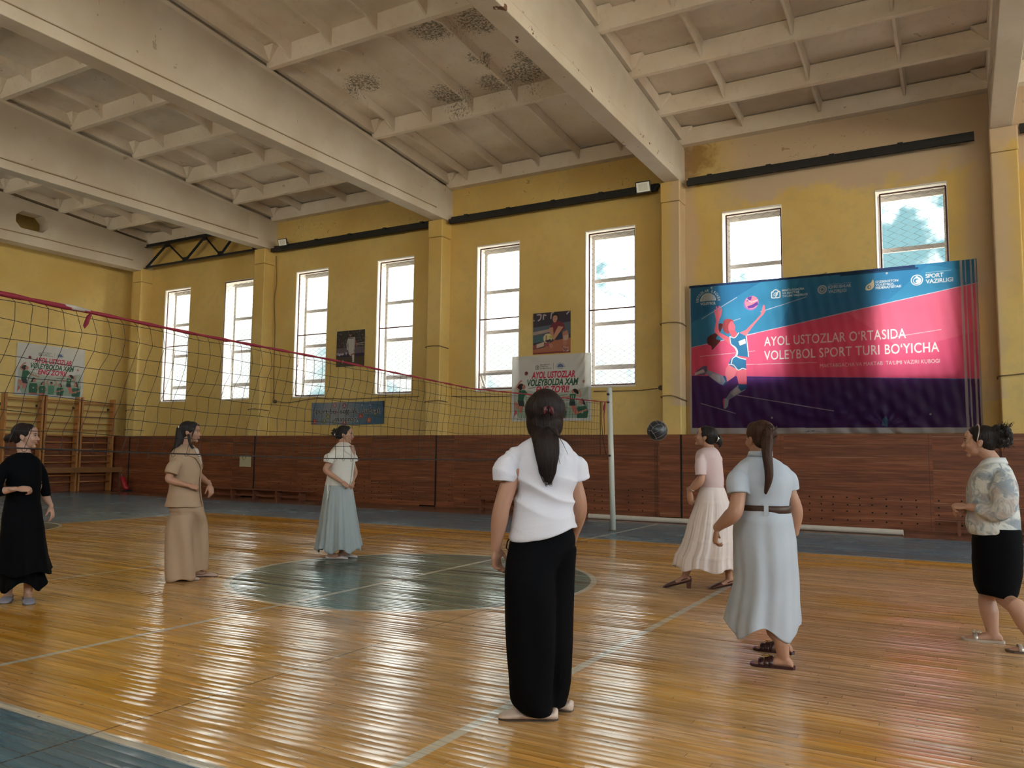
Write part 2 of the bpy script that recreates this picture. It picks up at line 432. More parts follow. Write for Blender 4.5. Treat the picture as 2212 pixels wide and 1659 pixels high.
for bay in range(6):
    x0, x1 = BEAMX[bay] + 0.10, BEAMX[bay + 1] - 0.10
    step = 3.2 if bay == 2 else 1.6
    ys = []; y = YW
    while y > YB: ys.append(y); y -= step
    ys.append(YB)
    g = G()
    for i, y in enumerate(ys):
        z = zr(y); first = (i == 0 or i == len(ys) - 1)
        a, b_ = (0.055, 0.10) if not first else (0.10, 0.13)
        yc = y if not first else (y - 0.1 if i == 0 else y + 0.1)
        g.hexa([(x0, yc - a, z), (x1, yc - a, z), (x1, yc + a, z), (x0, yc + a, z), (x0, yc - b_, z + OFF + .02), (x1, yc - b_, z + OFF + .02), (x1, yc + b_, z + OFF + .02), (x0, yc + b_, z + OFF + .02)])
        # haunch at both ends where the rib meets the beam-side rib
        for xe, sg in ((x0, 1), (x1, -1)):
            g.hexa([(min(xe, xe + sg * .10), yc - .085, z + .12), (max(xe, xe + sg * .10), yc - .085, z + .12), (max(xe, xe + sg * .10), yc + .085, z + .12), (min(xe, xe + sg * .10), yc + .085, z + .12),
                    (min(xe, xe + sg * .34), yc - .24, z + OFF + .02), (max(xe, xe + sg * .34), yc - .24, z + OFF + .02), (max(xe, xe + sg * .34), yc + .24, z + OFF + .02), (min(xe, xe + sg * .34), yc + .24, z + OFF + .02)])
        if i < len(ys) - 1:
            y2 = ys[i + 1]
            for rx in RX[bay]:
                N = 8; L = []
                for k in range(N + 1):
                    t = k / N; yy = y + (y2 - y) * t
                    e = min(t, 1 - t) * abs(y2 - y)
                    dpt = 0.155 + 0.15 * math.exp(-(e / 0.17) ** 2)
                    zz = zr(yy) + OFF
                    L.append([(rx - .022, yy, zz - dpt), (rx + .022, yy, zz - dpt), (rx + .055, yy, zz + .02), (rx - .055, yy, zz + .02)])
                vs = [p for q in L for p in q]; fs = []
                for k in range(N):
                    for q in range(4): fs.append((k * 4 + q, k * 4 + (q + 1) % 4, k * 4 + 4 + (q + 1) % 4, k * 4 + 4 + q))
                g.add(vs, fs)
            # side ribs of the panel along the beams
            for xe in (x0 + .03, x1 - .03):
                g.hexa([(xe - .05, y2, zr(y2) + .10), (xe + .05, y2, zr(y2) + .10), (xe + .05, y, zr(y) + .10), (xe - .05, y, zr(y) + .10),
                        (xe - .07, y2, zr(y2) + OFF + .02), (xe + .07, y2, zr(y2) + OFF + .02), (xe + .07, y, zr(y) + OFF + .02), (xe - .07, y, zr(y) + OFF + .02)])
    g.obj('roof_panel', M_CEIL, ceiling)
def beam(xc, holed=False):
    g = G()
    # cross-section stations along y: (half width of flange, half width of web)
    st = [YB, YB + 0.8, YB + 1.0, YM, 16.0, 16.35, YW]
    for a, b_ in zip(st[:-1], st[1:]):
        def hw(y): return 0.175 if (y < YB + 0.85 or y > 16.3) else 0.12
        for sg in (1,):
            L = []
            for y in (a, b_):
                wv = hw((y + (a + b_) / 2) / 2); 
                if y == b_ and b_ in (16.35, YB + 0.8): wv = 0.175
                L.append([(xc - .18, y, ZB), (xc + .18, y, ZB), (xc + .18, y, ZB + .20), (xc + wv, y, ZB + .25), (xc + wv, y, zr(y) - .06), (xc + .16, y, zr(y)), (xc - .16, y, zr(y)), (xc - wv, y, zr(y) - .06), (xc - wv, y, ZB + .25), (xc - .18, y, ZB + .20)])
            n = 10; vs = L[0] + L[1]
            fs = [(k, (k + 1) % n, n + (k + 1) % n, n + k) for k in range(n)]
            g.add(vs, fs)
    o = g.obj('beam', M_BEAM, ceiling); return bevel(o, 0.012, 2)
for i, bx in enumerate(BEAMX):
    if i: beam(bx)
# the gable-end beam has eight-sided holes through its web
g = G(); xa, xb = -24.15, -23.70; ZA = 7.30
holes = [(12.99, 8.01), (8.9, 8.05), (4.9, 8.05), (0.9, 8.01)]
ycuts = [YW] + [v for h in holes for v in (h[0] + 0.75, h[0] - 0.75)] + [YB]
for k in range(0, len(ycuts) - 1):
    y1, y0 = ycuts[k], ycuts[k + 1]
    if k % 2 == 0:
        g.hexa([(xa, y0, ZA), (xb, y0, ZA), (xb, y1, ZA), (xa, y1, ZA), (xa, y0, zr(y0)), (xb, y0, zr(y0)), (xb, y1, zr(y1)), (xa, y1, zr(y1))])
    else:
        hy, hz = holes[k // 2]
        octo = [(hy + a, hz + b_) for a, b_ in ((-.47, -.10), (-.32, -.26), (.32, -.26), (.47, -.10), (.47, .09), (.30, .25), (-.30, .25), (-.47, .09))]
        rect = [(y0, hz - .10), (y0, ZA), (y1, ZA), (y1, hz - .10), (y1, hz + .09), (y1, zr(y1)), (y0, zr(y0)), (y0, hz + .09)]
        for xx, flip in ((xb, 0), (xa, 1)):
            vs = [(xx, a, b_) for a, b_ in octo] + [(xx, a, b_) for a, b_ in rect]
            g.add(vs, [(i, (i + 1) % 8, 8 + (i + 1) % 8, 8 + i) for i in range(8)])
        vs = [(xa, a, b_) for a, b_ in octo] + [(xb, a, b_) for a, b_ in octo]
        g.add(vs, [(i, (i + 1) % 8, 8 + (i + 1) % 8, 8 + i) for i in range(8)])
        g.add([(xa, y0, ZA), (xb, y0, ZA), (xb, y1, ZA), (xa, y1, ZA)], [(0, 1, 2, 3)])
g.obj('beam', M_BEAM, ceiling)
# columns
for yy0, yy1, wl, capy in ((YC, YW + .02, wall_back, -1), (YB - .02, YB + 0.42, wall_front, 1)):
    for cx in COLX:
        g = G(); g.box(cx - .215, cx + .215, yy0, yy1, 0, 6.92)
        g.box(cx - .225, cx + .225, yy0 - (.012 if capy < 0 else 0), yy1 + (.012 if capy > 0 else 0), 6.925, ZB)
        bevel(g.obj('column', M_WALL, wl), 0.025, 3)
# walnut wall lining with boxed-in column feet; one mesh per wall
ZW = 1.775
def lining(name, y_face, y_wall, sgn, wl):
    g = G(); xs = [XL] + [v for c in COLX for v in (c - .245, c + .245)] + [XR]
    for k in range(len(xs) - 1):
        if k % 2 == 0: g.box(xs[k], xs[k + 1], min(y_face, y_wall), max(y_face, y_wall), 0, ZW)
        else:
            yf = 16.455 if sgn > 0 else YB + .455
            g.box(xs[k], xs[k + 1] - .012, min(yf, y_wall), max(yf, y_wall), 0.03, ZW)
    return g.obj(name, M_WAINS, wl)
lin = lining('wood_lining', 16.50, YW, 1, wall_back); lining('wood_lining', YB + .12, YB, -1, wall_front)
g = G(); g.box(XL, XL + .07, YB, YW, 0, ZW); g.obj('wood_lining', M_WAINS, bpy.data.objects['wall_left'])
g = G(); g.box(XR - .07, XR, YB, YW, 0, ZW); g.obj('wood_lining', M_WAINS, bpy.data.objects['wall_right'])
# black strips paint each boxed-in foot's shaded right side; discs mark the ventilation holes
M_SHADE = plain('shade_black', (0.012, 0.008, 0.006), 0.9)
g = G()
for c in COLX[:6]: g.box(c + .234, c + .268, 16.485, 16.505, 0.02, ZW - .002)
g.obj('painted_side_shade', M_SHADE, wall_back)
def disc_grid(xs):
    g = G()
    for x in xs:
        for z in (0.56, 0.43, 0.30, 0.135):
            dxx, dzz = random.uniform(-.008, .008), random.uniform(-.008, .008)
            vs = [(x + dxx + .016 * math.cos(a), 16.4965, z + dzz + .016 * math.sin(a)) for a in [k * math.pi / 4 for k in range(8)]]
            g.add(vs, [tuple(range(8))])
    o = g.obj('vent_holes', M_SHADE, wall_back); o['kind'] = 'stuff'; return o
disc_grid([-17.3, -16.9, -16.45, -16.0, -15.75, -15.5, -15.2, -14.9, -14.6, -14.35, -14.1, -13.8, -13.55, -13.3, -12.9, -12.55, -12.2])
disc_grid([-11.1, -10.65, -10.2, -9.75, -9.3, -8.9, -8.5, -8.1, -7.75, -7.4, -7.2, -7.02, -6.72, -6.39, -6.07])
disc_grid([-4.8, -4.5, -4.1, -3.75, -3.4, -3.1, -2.86, -2.64, -2.42, -2.21, -1.96, -1.74, -1.52, -1.28, -1.03, -0.78, -0.42, -0.05])
# ------------------------------------------------------------------ windows
def chain_link(x0, x1, z0, z1, y):
    g = G(); dxm, dzm = 0.116, 0.128
    n = int((x1 - x0) / dxm) + 2; ox = random.uniform(0, dxm)
    for k in range(-1, n):
        pts = []; z = z0; s = k % 2
        xb = x0 + k * dxm + ox
        while z < z1 + 0.001:
            x = xb + (dxm / 2 if s else -dxm / 2) * 1.02 + random.uniform(-.006, .006)
            pts.append((min(max(x, x0), x1), y + (.006 if s else -.006), z)); z += dzm / 2 * 1.0; s ^= 1
        if max(p[0] for p in pts) - min(p[0] for p in pts) > .01:
            g.tube(pts, 0.0050, 3, caps=False)
    return g
for i, wx in enumerate(WX[:8]):
    wn = struct(empty('window_%d' % (i + 1), (wx + WW / 2, YW, ZS)))
    def P(g, name, mat, **k):
        o = g.obj(name, mat, None, **k); o.location = -wn.location; o.parent = wn; return o
    g = G()
    t = .008
    g.box(wx - t, wx + .002, YW - .006, YW + .5, ZS, ZT); g.box(wx + WW - .002, wx + WW + t, YW - .006, YW + .5, ZS, ZT)
    g.box(wx, wx + WW, YW - .006, YW + .5, ZS - .03, ZS + .004); g.box(wx, wx + WW, YW - .006, YW + .5, ZT - .004, ZT + .02)
    P(g, 'window_reveal', M_REVEAL)
    g = G(); yf = YW + .40; fw = .07
    g.box(wx, wx + fw, yf, yf + .06, ZS, ZT); g.box(wx + WW - fw, wx + WW, yf, yf + .06, ZS, ZT)
    for zc, hh in ((ZT - .06, .055), (5.50, .044), (4.45, .044), (3.40, .055), (ZS + .035, .03)):
        g.box(wx + fw, wx + WW - fw, yf, yf + .06, zc - hh, zc + hh)
    P(g, 'window_frame', M_FRAME)
    g = G()
    g.box(wx + .02, wx + WW - .02, yf + .028, yf + .032, 3.40 if i == 4 else ZS, ZT)
    P(g, 'window_pane', M_GLASS)
    if i == 4:   # the hopper at the bottom of the fifth window hangs open into the room
        g = G()
        z0, z1, ya, yb_ = 3.0, 3.34, yf - .02, yf - .26
        for xx in (wx + .06, wx + WW - .06):
            g.hexa([(xx - .03, ya, z0), (xx + .03, ya, z0), (xx + .03, ya + .04, z0), (xx - .03, ya + .04, z0), (xx - .03, yb_, z1), (xx + .03, yb_, z1), (xx + .03, yb_ + .04, z1), (xx - .03, yb_ + .04, z1)])
        g.box(wx + .03, wx + WW - .03, yb_, yb_ + .04, z1 - .03, z1 + .03); g.box(wx + .03, wx + WW - .03, ya, ya + .04, z0 - .03, z0 + .02)
        sash = P(g, 'hopper_sash', M_FRAME)
        g = G(); g.hexa([(wx + .08, ya + .015, z0), (wx + WW - .08, ya + .015, z0), (wx + WW - .08, ya + .02, z0), (wx + .08, ya + .02, z0), (wx + .08, yb_ + .015, z1), (wx + WW - .08, yb_ + .015, z1), (wx + WW - .08, yb_ + .02, z1), (wx + .08, yb_ + .02, z1)])
        P(g, 'sash_glass', M_GLASS)
    if i != 1:
        g = G(); yg = YW + .055; fr = .014
        for xx in (wx + .075, wx + WW - .02): g.box(xx - fr, xx + fr, yg - .012, yg + .012, ZS + .03, ZT - .06)
        for zc in (ZS + .03, 4.73, ZT - .06): g.box(wx + .07, wx + WW - .02, yg - .012, yg + .012, zc - fr, zc + fr)
        gr = P(g, 'grille_frame', M_GRILLE)
        xg0 = wx + .08
    else:
        g = G(); yg = YW + .01; fr = .012
        for zc in (4.73, ZT - .02): g.box(wx, wx + WW, yg - .012, yg + .012, zc - fr, zc + fr)
        g.box(wx + .0, wx + .02, yg - .012, yg + .012, ZS, ZT)
        gr = P(g, 'grille_frame', M_GRILLE); xg0 = wx + .01
    P(chain_link(xg0, wx + WW - .02, ZS + .03, ZT - .06, yg), 'chain_link_mesh', M_WIRE)
# plain windows out of view: the right-hand bays and the opposite wall
k = 9
for y0, y1, lst in ((YW + .40, YW + .46, WX[8:]), (YB - .46, YB - .40, WX)):
    for wx in lst:
        wn = struct(empty('window_%d' % k, (wx + WW / 2, y0, ZS))); k += 1
        g = G()
        g.box(wx, wx + .055, y0, y1, ZS, ZT); g.box(wx + WW - .055, wx + WW, y0, y1, ZS, ZT)
        for zc in (ZT - .04, 5.50, 4.45, 3.40, ZS + .03): g.box(wx + .055, wx + WW - .055, y0, y1, zc - .035, zc + .035)
        o = g.obj('window_frame', M_FRAME); o.location = -wn.location; o.parent = wn
        g = G(); g.box(wx + .02, wx + WW - .02, y0 + .028, y0 + .032, ZS, ZT)
        o = g.obj('window_pane', M_GLASS); o.location = -wn.location; o.parent = wn
for gy in GY:
    wn = struct(empty('window_%d' % k, (XR + .2, gy + GW / 2, GS))); k += 1
    g = G()
    for yy in (gy + .03, gy + GW / 2, gy + GW - .03): g.box(XR + .16, XR + .22, yy - .03, yy + .03, GS, GT)
    for zc in (GS + .03, 4.3, 5.8, GT - .03): g.box(XR + .16, XR + .22, gy, gy + GW, zc - .03, zc + .03)
    o = g.obj('window_frame', M_FRAME); o.location = -wn.location; o.parent = wn
    g = G(); g.box(XR + .188, XR + .192, gy, gy + GW, GS, GT)
    o = g.obj('window_pane', M_GLASS); o.location = -wn.location; o.parent = wn
    L = bpy.data.lights.new('daylight_portal', 'AREA'); L.shape = 'RECTANGLE'; L.size = GW; L.size_y = GT - GS; L.cycles.is_portal = True
    o = bpy.data.objects.new('daylight_portal', L); COL.objects.link(o); o.location = (XR + .32, gy + GW / 2, (GS + GT) / 2)
    o.rotation_euler = (math.radians(90), 0, math.radians(90))
# daylight sampling portals in every window opening
for yy, rx, lst in ((YW + .52, -90, WX), (YB - .52, 90, WX)):
    for wx in lst:
        L = bpy.data.lights.new('daylight_portal', 'AREA'); L.shape = 'RECTANGLE'; L.size = WW; L.size_y = ZT - ZS; L.cycles.is_portal = True
        o = bpy.data.objects.new('daylight_portal', L); COL.objects.link(o); o.location = (wx + WW / 2, yy, (ZS + ZT) / 2)
        o.rotation_euler = (math.radians(rx), 0, 0)
# ------------------------------------------------------------------ steel along the window wall
def angle_bar(g, x0, x1, y, z, h=.085):
    g.box(x0, x1, y - .01, y + .01, z - h, z + h); g.box(x0, x1, y - .09, y - .01, z - h, z - h + .02); g.box(x0, x1, y - .02, y + .06, z + h - .02, z + h)
t = tag(empty('steel_truss', (-21.0, 16.72, ZB)), 'black steel truss with open zigzag web between the two far-left columns', 'truss', 'steel bracing above the windows')
def tr(g, name): o = g.obj(name, M_BLACK); o.location = -t.location; o.parent = t; return o
g = G(); angle_bar(g, -23.60, -18.40, 16.72, 7.40, .045); tr(g, 'bottom_chord')
g = G(); angle_bar(g, -23.62, -18.32, 16.72, 8.13, .06); tr(g, 'top_chord')
zz = [(-23.55, 7.42), (-22.55, 8.10), (-21.65, 7.42), (-20.75, 8.10), (-20.0, 7.42), (-19.25, 8.10), (-18.5, 7.42)]
for k in range(6):
    g = G(); g.tube([(zz[k][0], 16.72, zz[k][1]), (zz[k + 1][0], 16.72, zz[k + 1][1])], .052 if k % 2 == 0 else .032, 4)
    tr(g, 'web_bar')
for k in range(1, 6):
    g = G(); x, z = zz[k]; s = .10; g.box(x - s, x + s, 16.70, 16.74, z - (.12 if k % 2 else .02), z + (.02 if k % 2 else .12)); tr(g, 'gusset_plate')
def wallbar(x0, x1, label, z0=7.36):
    t = tag(empty('steel_bar', ((x0 + x1) / 2, 16.85, z0)), label, 'steel bar', 'steel bracing above the windows')
    for nm, yy, zc, h in (('upper_angle', 16.965, z0 + .075, .04), ('lower_angle', 16.84, z0 - .035, .055)):
        g = G(); g.box(x0, x1, yy - .08, yy + .08, zc + h - .018, zc + h); g.box(x0, x1, yy - .02, yy, zc - h, zc + h)
        g.box(x0, x1, yy - .09, yy - .07, zc - h, zc + h)
        o = g.obj(nm, M_BLACK); o.location = -t.location; o.parent = t
    x = x0 + .5
    while x < x1 - .2:
        g = G(); g.box(x - .05, x + .05, 16.78, 16.96, z0 - .05, z0 + .10); x += 1.25
        o = g.obj('batten_plate', M_BLACK); o.location = -t.location; o.parent = t
wallbar(-17.84, -12.02, 'black double steel bar above the third and fourth windows, between the second and third columns')
wallbar(-11.44, -5.80, 'black double steel bar above the fifth and sixth windows, ending at a floodlight')
wallbar(-5.12, .38, 'black peeling double steel bar above the two windows over the large banner')
wallbar(1.10, 6.85, 'short end of black steel bar at the right edge, beyond the last column')
# floodlights
M_LENS = plain('floodlight_lens', (0.62, 0.60, 0.52), 0.3)
M_REFL = plain('floodlight_reflector', (0.80, 0.78, 0.74), 0.35)
def floodlight(x, y, z, rz, roll, s, label):
    t = tag(empty('floodlight', (x, y, z)), label, 'floodlight', 'floodlights on the steel bars'); t.rotation_euler = (math.radians(12), roll, rz); t.scale = (s, s, s)
    g = G(); g.box(-.17, .17, -.02, .05, -.13, .13); bevel(g.obj('housing', M_BLACK, t), .01)
    g = G(); g.box(-.145, .145, -.026, -.018, -.105, .105); rf = g.obj('reflector', M_REFL, t)
    g = G(); g.box(-.10, .10, -.030, -.024, -.075, .075); g.obj('led_panel', M_LENS, rf)
    g = G(); g.tube([(-.185, .02, 0), (-.185, .10, -.10), (.185, .10, -.10), (.185, .02, 0)], .012, 6); g.obj('bracket', M_BLACK, t)
floodlight(-6.06, 16.58, 7.33, math.radians(12), math.radians(-4), 1.0, 'square black floodlight on the steel bar beside the fourth column')
floodlight(-17.27, 16.66, 7.47, math.radians(20), math.radians(-6), .82, 'small square floodlight on the steel bar beside the second column')
# cables
def cable(pts, label, r=.011, m=5, mat=None, name='wall_cable', cat='cable', group='cables on the window wall'):
    g = G(); g.tube([tuple(p) for p in catmull(pts, m)], r, 5)
    return tag(g.obj(name, mat or M_CABLE, None, True), label, cat, group)
cable([(-17.85, 16.98, 7.2), (-17.84, 17.02, 6.4), (-17.90, 17.02, 5.9), (-17.83, 17.02, 4.9), (-17.82, 17.02, 3.73), (-17.77, 17.02, 2.86)], 'brown cable hanging down beside the second column', .014)
cable([(-17.62, 17.02, 2.81), (-17.2, 17.02, 2.75), (-16.1, 17.02, 2.85), (-14.8, 17.02, 2.80), (-13.6, 17.02, 2.82), (-12.45, 17.02, 2.81)], 'brown cable sagging along the wall above the small blue slogan banner')
cable([(-11.4, 17.02, 2.79), (-10.6, 17.02, 2.76), (-9.7, 17.02, 2.75)], 'short cable on the wall to the left of the white slogan poster')
cable([(-7.45, 17.02, 2.80), (-6.8, 17.02, 2.79), (-6.33, 17.02, 2.79), (-5.9, 17.02, 2.82)], 'cable on the wall below the sixth window, ending in a small socket box')
def strap(cx, z, dz, label):
    cable([(cx - .24, YC + .30, z - .02), (cx - .235, YC - .015, z), (cx, YC - .018, z + .02), (cx + .235, YC - .015, z + dz), (cx + .24, YC + .35, z + dz - .02)], label, .012, 3)
strap(COLX[2], 4.05, .0, 'cable wrapped round the third column at window height'); strap(COLX[2], 2.63, .03, 'cable wrapped round the third column, below its upper cable')
strap(COLX[3], 4.20, -.01, 'cable wrapped round the fourth column at window height'); strap(COLX[3], 2.60, -.06, 'cable wrapped round the fourth column near the ball')
strap(COLX[1], 2.55, .0, 'cable wrapped round the second column behind the net'); strap(COLX[0], 2.62, 0, 'upper of two cables round the corner column by the climbing bars')
strap(COLX[0], 1.98, 0, 'lower of two cables round the corner column by the climbing bars'); strap(COLX[4], 2.80, .04, 'cable round the right-hand column beside the large banner')
M_BOX = plain('grimy_socket', (0.10, 0.075, 0.05), 0.6)
for x, z, lab in ((-17.72, 2.80, 'small round socket box at the foot of the hanging cable'), (-5.82, 2.83, 'small dark socket box beside the fourth column')):
    g = G(); N = 12
    for yy, rr in ((17.05, .055), (16.99, .055), (16.98, .035)):
        g.v += [(x + rr * math.cos(2 * math.pi * k / N), yy, z + rr * math.sin(2 * math.pi * k / N)) for k in range(N)]; g.k += N
    for r in range(2):
        for k in range(N): g.f.append((r * N + k, r * N + (k + 1) % N, (r + 1) * N + (k + 1) % N, (r + 1) * N + k)); g.m.append(0)
    g.f.append(tuple(range(2 * N, 3 * N))); g.m.append(0)
    tag(g.obj('socket_box', M_BOX), lab, 'socket')
# ------------------------------------------------------------------ net, posts, ball
M_POST = plain('chipped_white_post', (0.62, 0.62, 0.56), 0.5)
def mat_chipped():
    m, b = new_mat('chipped_white_paint'); P, x, y, z = objpos()
    n = ramp(noise(P, 14.0, 4.0, 0.7), 0.66, 0.69)
    setp(b, Base_Color=mix(n, (0.60, 0.61, 0.55), (0.05, 0.045, 0.04)), Roughness=0.45); return m
M_POST = mat_chipped()
PXb, PXt, PY = -5.385, -5.46, 13.16
t = tag(empty('net_post', (PXb, PY, 0)), 'chipped white steel net post standing on the centre line', 'net post')
g = G(); g.tube([(0, 0, 0), ((PXt - PXb), 0, 2.52)], .048, 16); g.obj('pole', M_POST, t, True)
g = G(); g.tube([(0, 0, 0), (0, 0, .02)], .085, 16); g.obj('floor_plate', M_BOX, t)
for hx, hz, hr in ((-.07, 2.26, .02), (-.07, 2.40, .022), (-.04, 1.315, .02)):
    g = G(); g.tube([(hx, -.03, hz), (hx, -.09, hz)], hr, 8); g.obj('hook', M_BLACK, t)
M_STR = plain('black_net_cord', (0.010, 0.010, 0.012), 0.7)
M_RED = plain('red_tape', (0.26, 0.010, 0.028), 0.6)
M_ROPE = plain('dark_rope', (0.015, 0.012, 0.014), 0.7)
Y0, Y1, XN = 1.0, 12.22, -5.2
def topz(y):
    ys = [0.8, 2.68, 4.13, 5.85, 8.19, 12.2]; zs = [2.33, 2.292, 2.235, 2.195, 2.115, 2.205]
    return float(np.interp(y, ys, zs))
def botz(y):
    ys = [0.8, 2.74, 3.86, 5.76, 8.43, 12.4]; zs = [1.36, 1.340, 1.310, 1.268, 1.250, 1.335]
    return float(np.interp(y, ys, zs))
def netpt(y, k, K=9):
    t_ = k / K
    amp = float(np.interp(y, [0, 3.2, 6.5, 11.9, 12.2], [1.0, 1.0, .55, .16, .0]))
    sh = float(np.interp(k, [0, .35, 1.35, 2.35, 3.35, 4.35, 5.35, 6.35, 7.35, 9], [0, .035, .062, .052, .02, -.03, -.055, -.075, -.11, -.16]))
    bow = .05 * math.sin(math.pi * t_) * (1 + .5 * math.sin(y * 1.3))
    wob = .010 * math.sin(y * 5.1 + k * 1.7) + .006 * math.sin(y * 11 + k * 3.1)
    z = topz(y) + (botz(y) - topz(y)) * t_ + (0.006 * math.sin(y * 7 + k * 2) if 0 < k < K else 0)
    return (XN - bow * amp + (PXt - XN) * max(0, y - 11.2) * .1, y + sh * amp + wob * (k > 0) * (.4 + amp * .6), z)
t = tag(empty('volleyball_net', (XN, 7.0, 1.3)), 'black volleyball net with red top tape hung across the court', 'net')
def tn(g, name, mat, par=None, smooth=True):
    o = g.obj(name, mat, None, smooth); o.location = -t.location if par is None else (0, 0, 0); o.parent = par or t; return o
levels = [0] + [.35 + 1.08 * i for i in range(8)] + [9]
g = G(); ys = np.arange(Y0, Y1 + .001, .1085)
for y in ys:
    g.tube([netpt(y, k) for k in levels], .0021, 4, caps=False)
for k in levels[1:-1]:
    g.tube([netpt(y, k) for y in ys], .0021, 4, caps=False)
mesh_o = tn(g, 'net_mesh', M_STR)
g = G(); P_ = [(XN, y, topz(y) + .003) for y in np.arange(Y0, 12.25, .11)]
g.tube(P_, [.0125 + .0035 * math.sin(i * 2.1) + (.004 if y < 3.3 else -.001 * min(4, (y - 3.3))) for i, y in enumerate(np.arange(Y0, 12.25, .11))], 7); tn(g, 'top_tape', M_RED)
g = G(); g.tube([(XN, 3.06, topz(3.06) + .006), (XN, 3.16, topz(3.16) + .008), (XN, 3.27, topz(3.27) + .006)], [.016, .019, .012], 8); tn(g, 'tape_patch', plain('pale_tape', (.45, .40, .34), .7))
g = G(); vs = [(XN + .012, 3.27, 2.262), (XN + .014, 3.245, 2.24), (XN + .016, 3.222, 2.17), (XN + .014, 3.235, 2.150), (XN + .01, 3.262, 2.185), (XN + .008, 3.28, 2.25)]
g.add(vs + [(a - .005, b_, c) for a, b_, c in vs], [tuple(range(6)), tuple(range(11, 5, -1))] + [(i, (i + 1) % 6, 6 + (i + 1) % 6, 6 + i) for i in range(6)]); tn(g, 'tape_tail', M_RED)
g = G(); g.tube([netpt(y, 9) for y in ys], .0058, 6)
for y in ys[::1]:
    p = netpt(y, 9); a = random.uniform(.6, 1.4)
    if y > 2.9: g.tube([(p[0], p[1] - .017, p[2]), (p[0] + .003, p[1] - .014, p[2] - .020 * a), (p[0], p[1], p[2] - .028 * a), (p[0], p[1] + .015, p[2] - .018 * a), (p[0], p[1] + .017, p[2])], .0018, 4, caps=False)
tn(g, 'bottom_rope', M_ROPE)
g = G(); g.tube([netpt(Y1, k) for k in levels], .006, 6); g.tube([(XN + .01, 12.20, 2.2), (XN - .03, 12.27, 1.9), (XN - .02, 12.31, 1.6), (XN, 12.40, 1.335)], .006, 6); tn(g, 'side_cord', M_ROPE)
g = G(); g.tube([(XN, 12.2, topz(12.2)), (PXt + .02, 13.06, 2.262)], .007, 6); tn(g, 'red_lashing', M_RED)
g = G(); g.tube([(PXt + .05, 12.85, 2.24), (PXt + .05, 12.83, 2.18), (PXt + .05, 12.80, 2.0), (PXt + .06, 12.80, 1.75), (PXt + .06, 12.79, 1.60)], [.012, .018, .009, .008, .004], 6)
g.tube([(PXt + .05, 12.85, 2.24), (PXt + .05, 12.78, 2.17), (PXt + .05, 12.77, 2.10)], .008, 6); tn(g, 'red_cord_tail', M_RED)
g = G(); g.tube([(XN, 12.3, 1.335), (PXb - .02, 12.8, 1.315), (PXb - .04, 13.02, 1.31)], .005, 6); tn(g, 'bottom_lashing', M_ROPE)
# ball in the air
M_BALL = plain('dark_ball_panels', (0.018, 0.021, 0.026), 0.38, var=.35, scale=12, spec=.6)
M_SEAM = plain('pale_ball_seam', (0.28, 0.29, 0.32), .5)
BP = Vector((-2.745, 7.9, 1.585)); BR = .105
g = G(); nu, nv = 32, 20
for j in range(nv + 1):
    for i in range(nu):
        a, b_ = math.pi * j / nv, 2 * math.pi * i / nu
        g.v.append((BR * math.sin(a) * math.cos(b_), BR * math.sin(a) * math.sin(b_), BR * math.cos(a))); g.k += 1
for j in range(nv):
    for i in range(nu): g.f.append((j * nu + i, (j + 1) * nu + i, (j + 1) * nu + (i + 1) % nu, j * nu + (i + 1) % nu)); g.m.append(0)
ball = g.obj('volleyball', M_BALL, None, True); ball.location = BP; ball.rotation_euler = (.5, .9, 1.1)
tag(ball, 'dark volleyball in the air in front of the fourth column', 'ball')
g = G()
for ax in range(3):
    for s in (-1, 1):
        for off in (-.33, .33):
            pts = []
            for k in range(13):
                a = (k / 12 - .5) * math.pi * .5
                v = [0, 0, 0]; v[ax] = s * math.cos(a) ; v[(ax + 1) % 3] = math.sin(a); v[(ax + 2) % 3] = off
                v = Vector(v).normalized() * (BR + .0004); pts.append(v)
            g.tube(pts, .0016, 4, caps=False)
        for e in (-1, 1):
            pts = []
            for k in range(13):
                a = (k / 12 - .5) * math.pi * .5
                v = [0, 0, 0]; v[ax] = s * math.cos(a); v[(ax + 2) % 3] = math.sin(a); v[(ax + 1) % 3] = e * .72
                pts.append(Vector(v).normalized() * (BR + .0004))
            g.tube(pts, .0016, 4, caps=False)
g.obj('seam_lines', M_SEAM, ball)
# ------------------------------------------------------------------ climbing bars on the end wall
def climbing_bars(y0, y1, label, missing=()):
    t = tag(empty('climbing_bars', (-24.5, (y0 + y1) / 2, 0)), label, 'climbing bars', 'wall bars on the end wall')
    for yy in (y0 + .03, y1 - .03):
        g = G(); g.box(-.13, .12, yy - .028 - (y0 + y1) / 2, yy + .028 - (y0 + y1) / 2, 0, 2.98); bevel(g.obj('upright', M_PINE, t), .006)
    for k in range(13):
        z = .30 + k * .206
        if k in missing: continue
        g = G(); g.tube([(.06, y0 + .03 - (y0 + y1) / 2, z), (.06, y1 - .03 - (y0 + y1) / 2, z)], .017, 8); g.obj('rung', M_PINE, t, True)
    g = G(); g.tube([(.13, y0 + .02 - (y0 + y1) / 2, 2.83), (.13, y1 - .02 - (y0 + y1) / 2, 2.83)], .017, 8); g.obj('rung', M_PINE, t, True)
    for yy in (y0 + .03, y1 - .03):
        g = G(); g.box(-.265, -.12, yy - .02 - (y0 + y1) / 2, yy + .02 - (y0 + y1) / 2, 2.6, 2.68); g.obj('wall_bracket', M_BLACK, t)
climbing_bars(12.93, 14.07, 'varnished wooden climbing bars, left unit below the white poster')
climbing_bars(14.11, 15.23, 'varnished wooden climbing bars, middle unit of three', (10,))
climbing_bars(15.27, 16.42, 'varnished wooden climbing bars, right unit nearest the corner column')
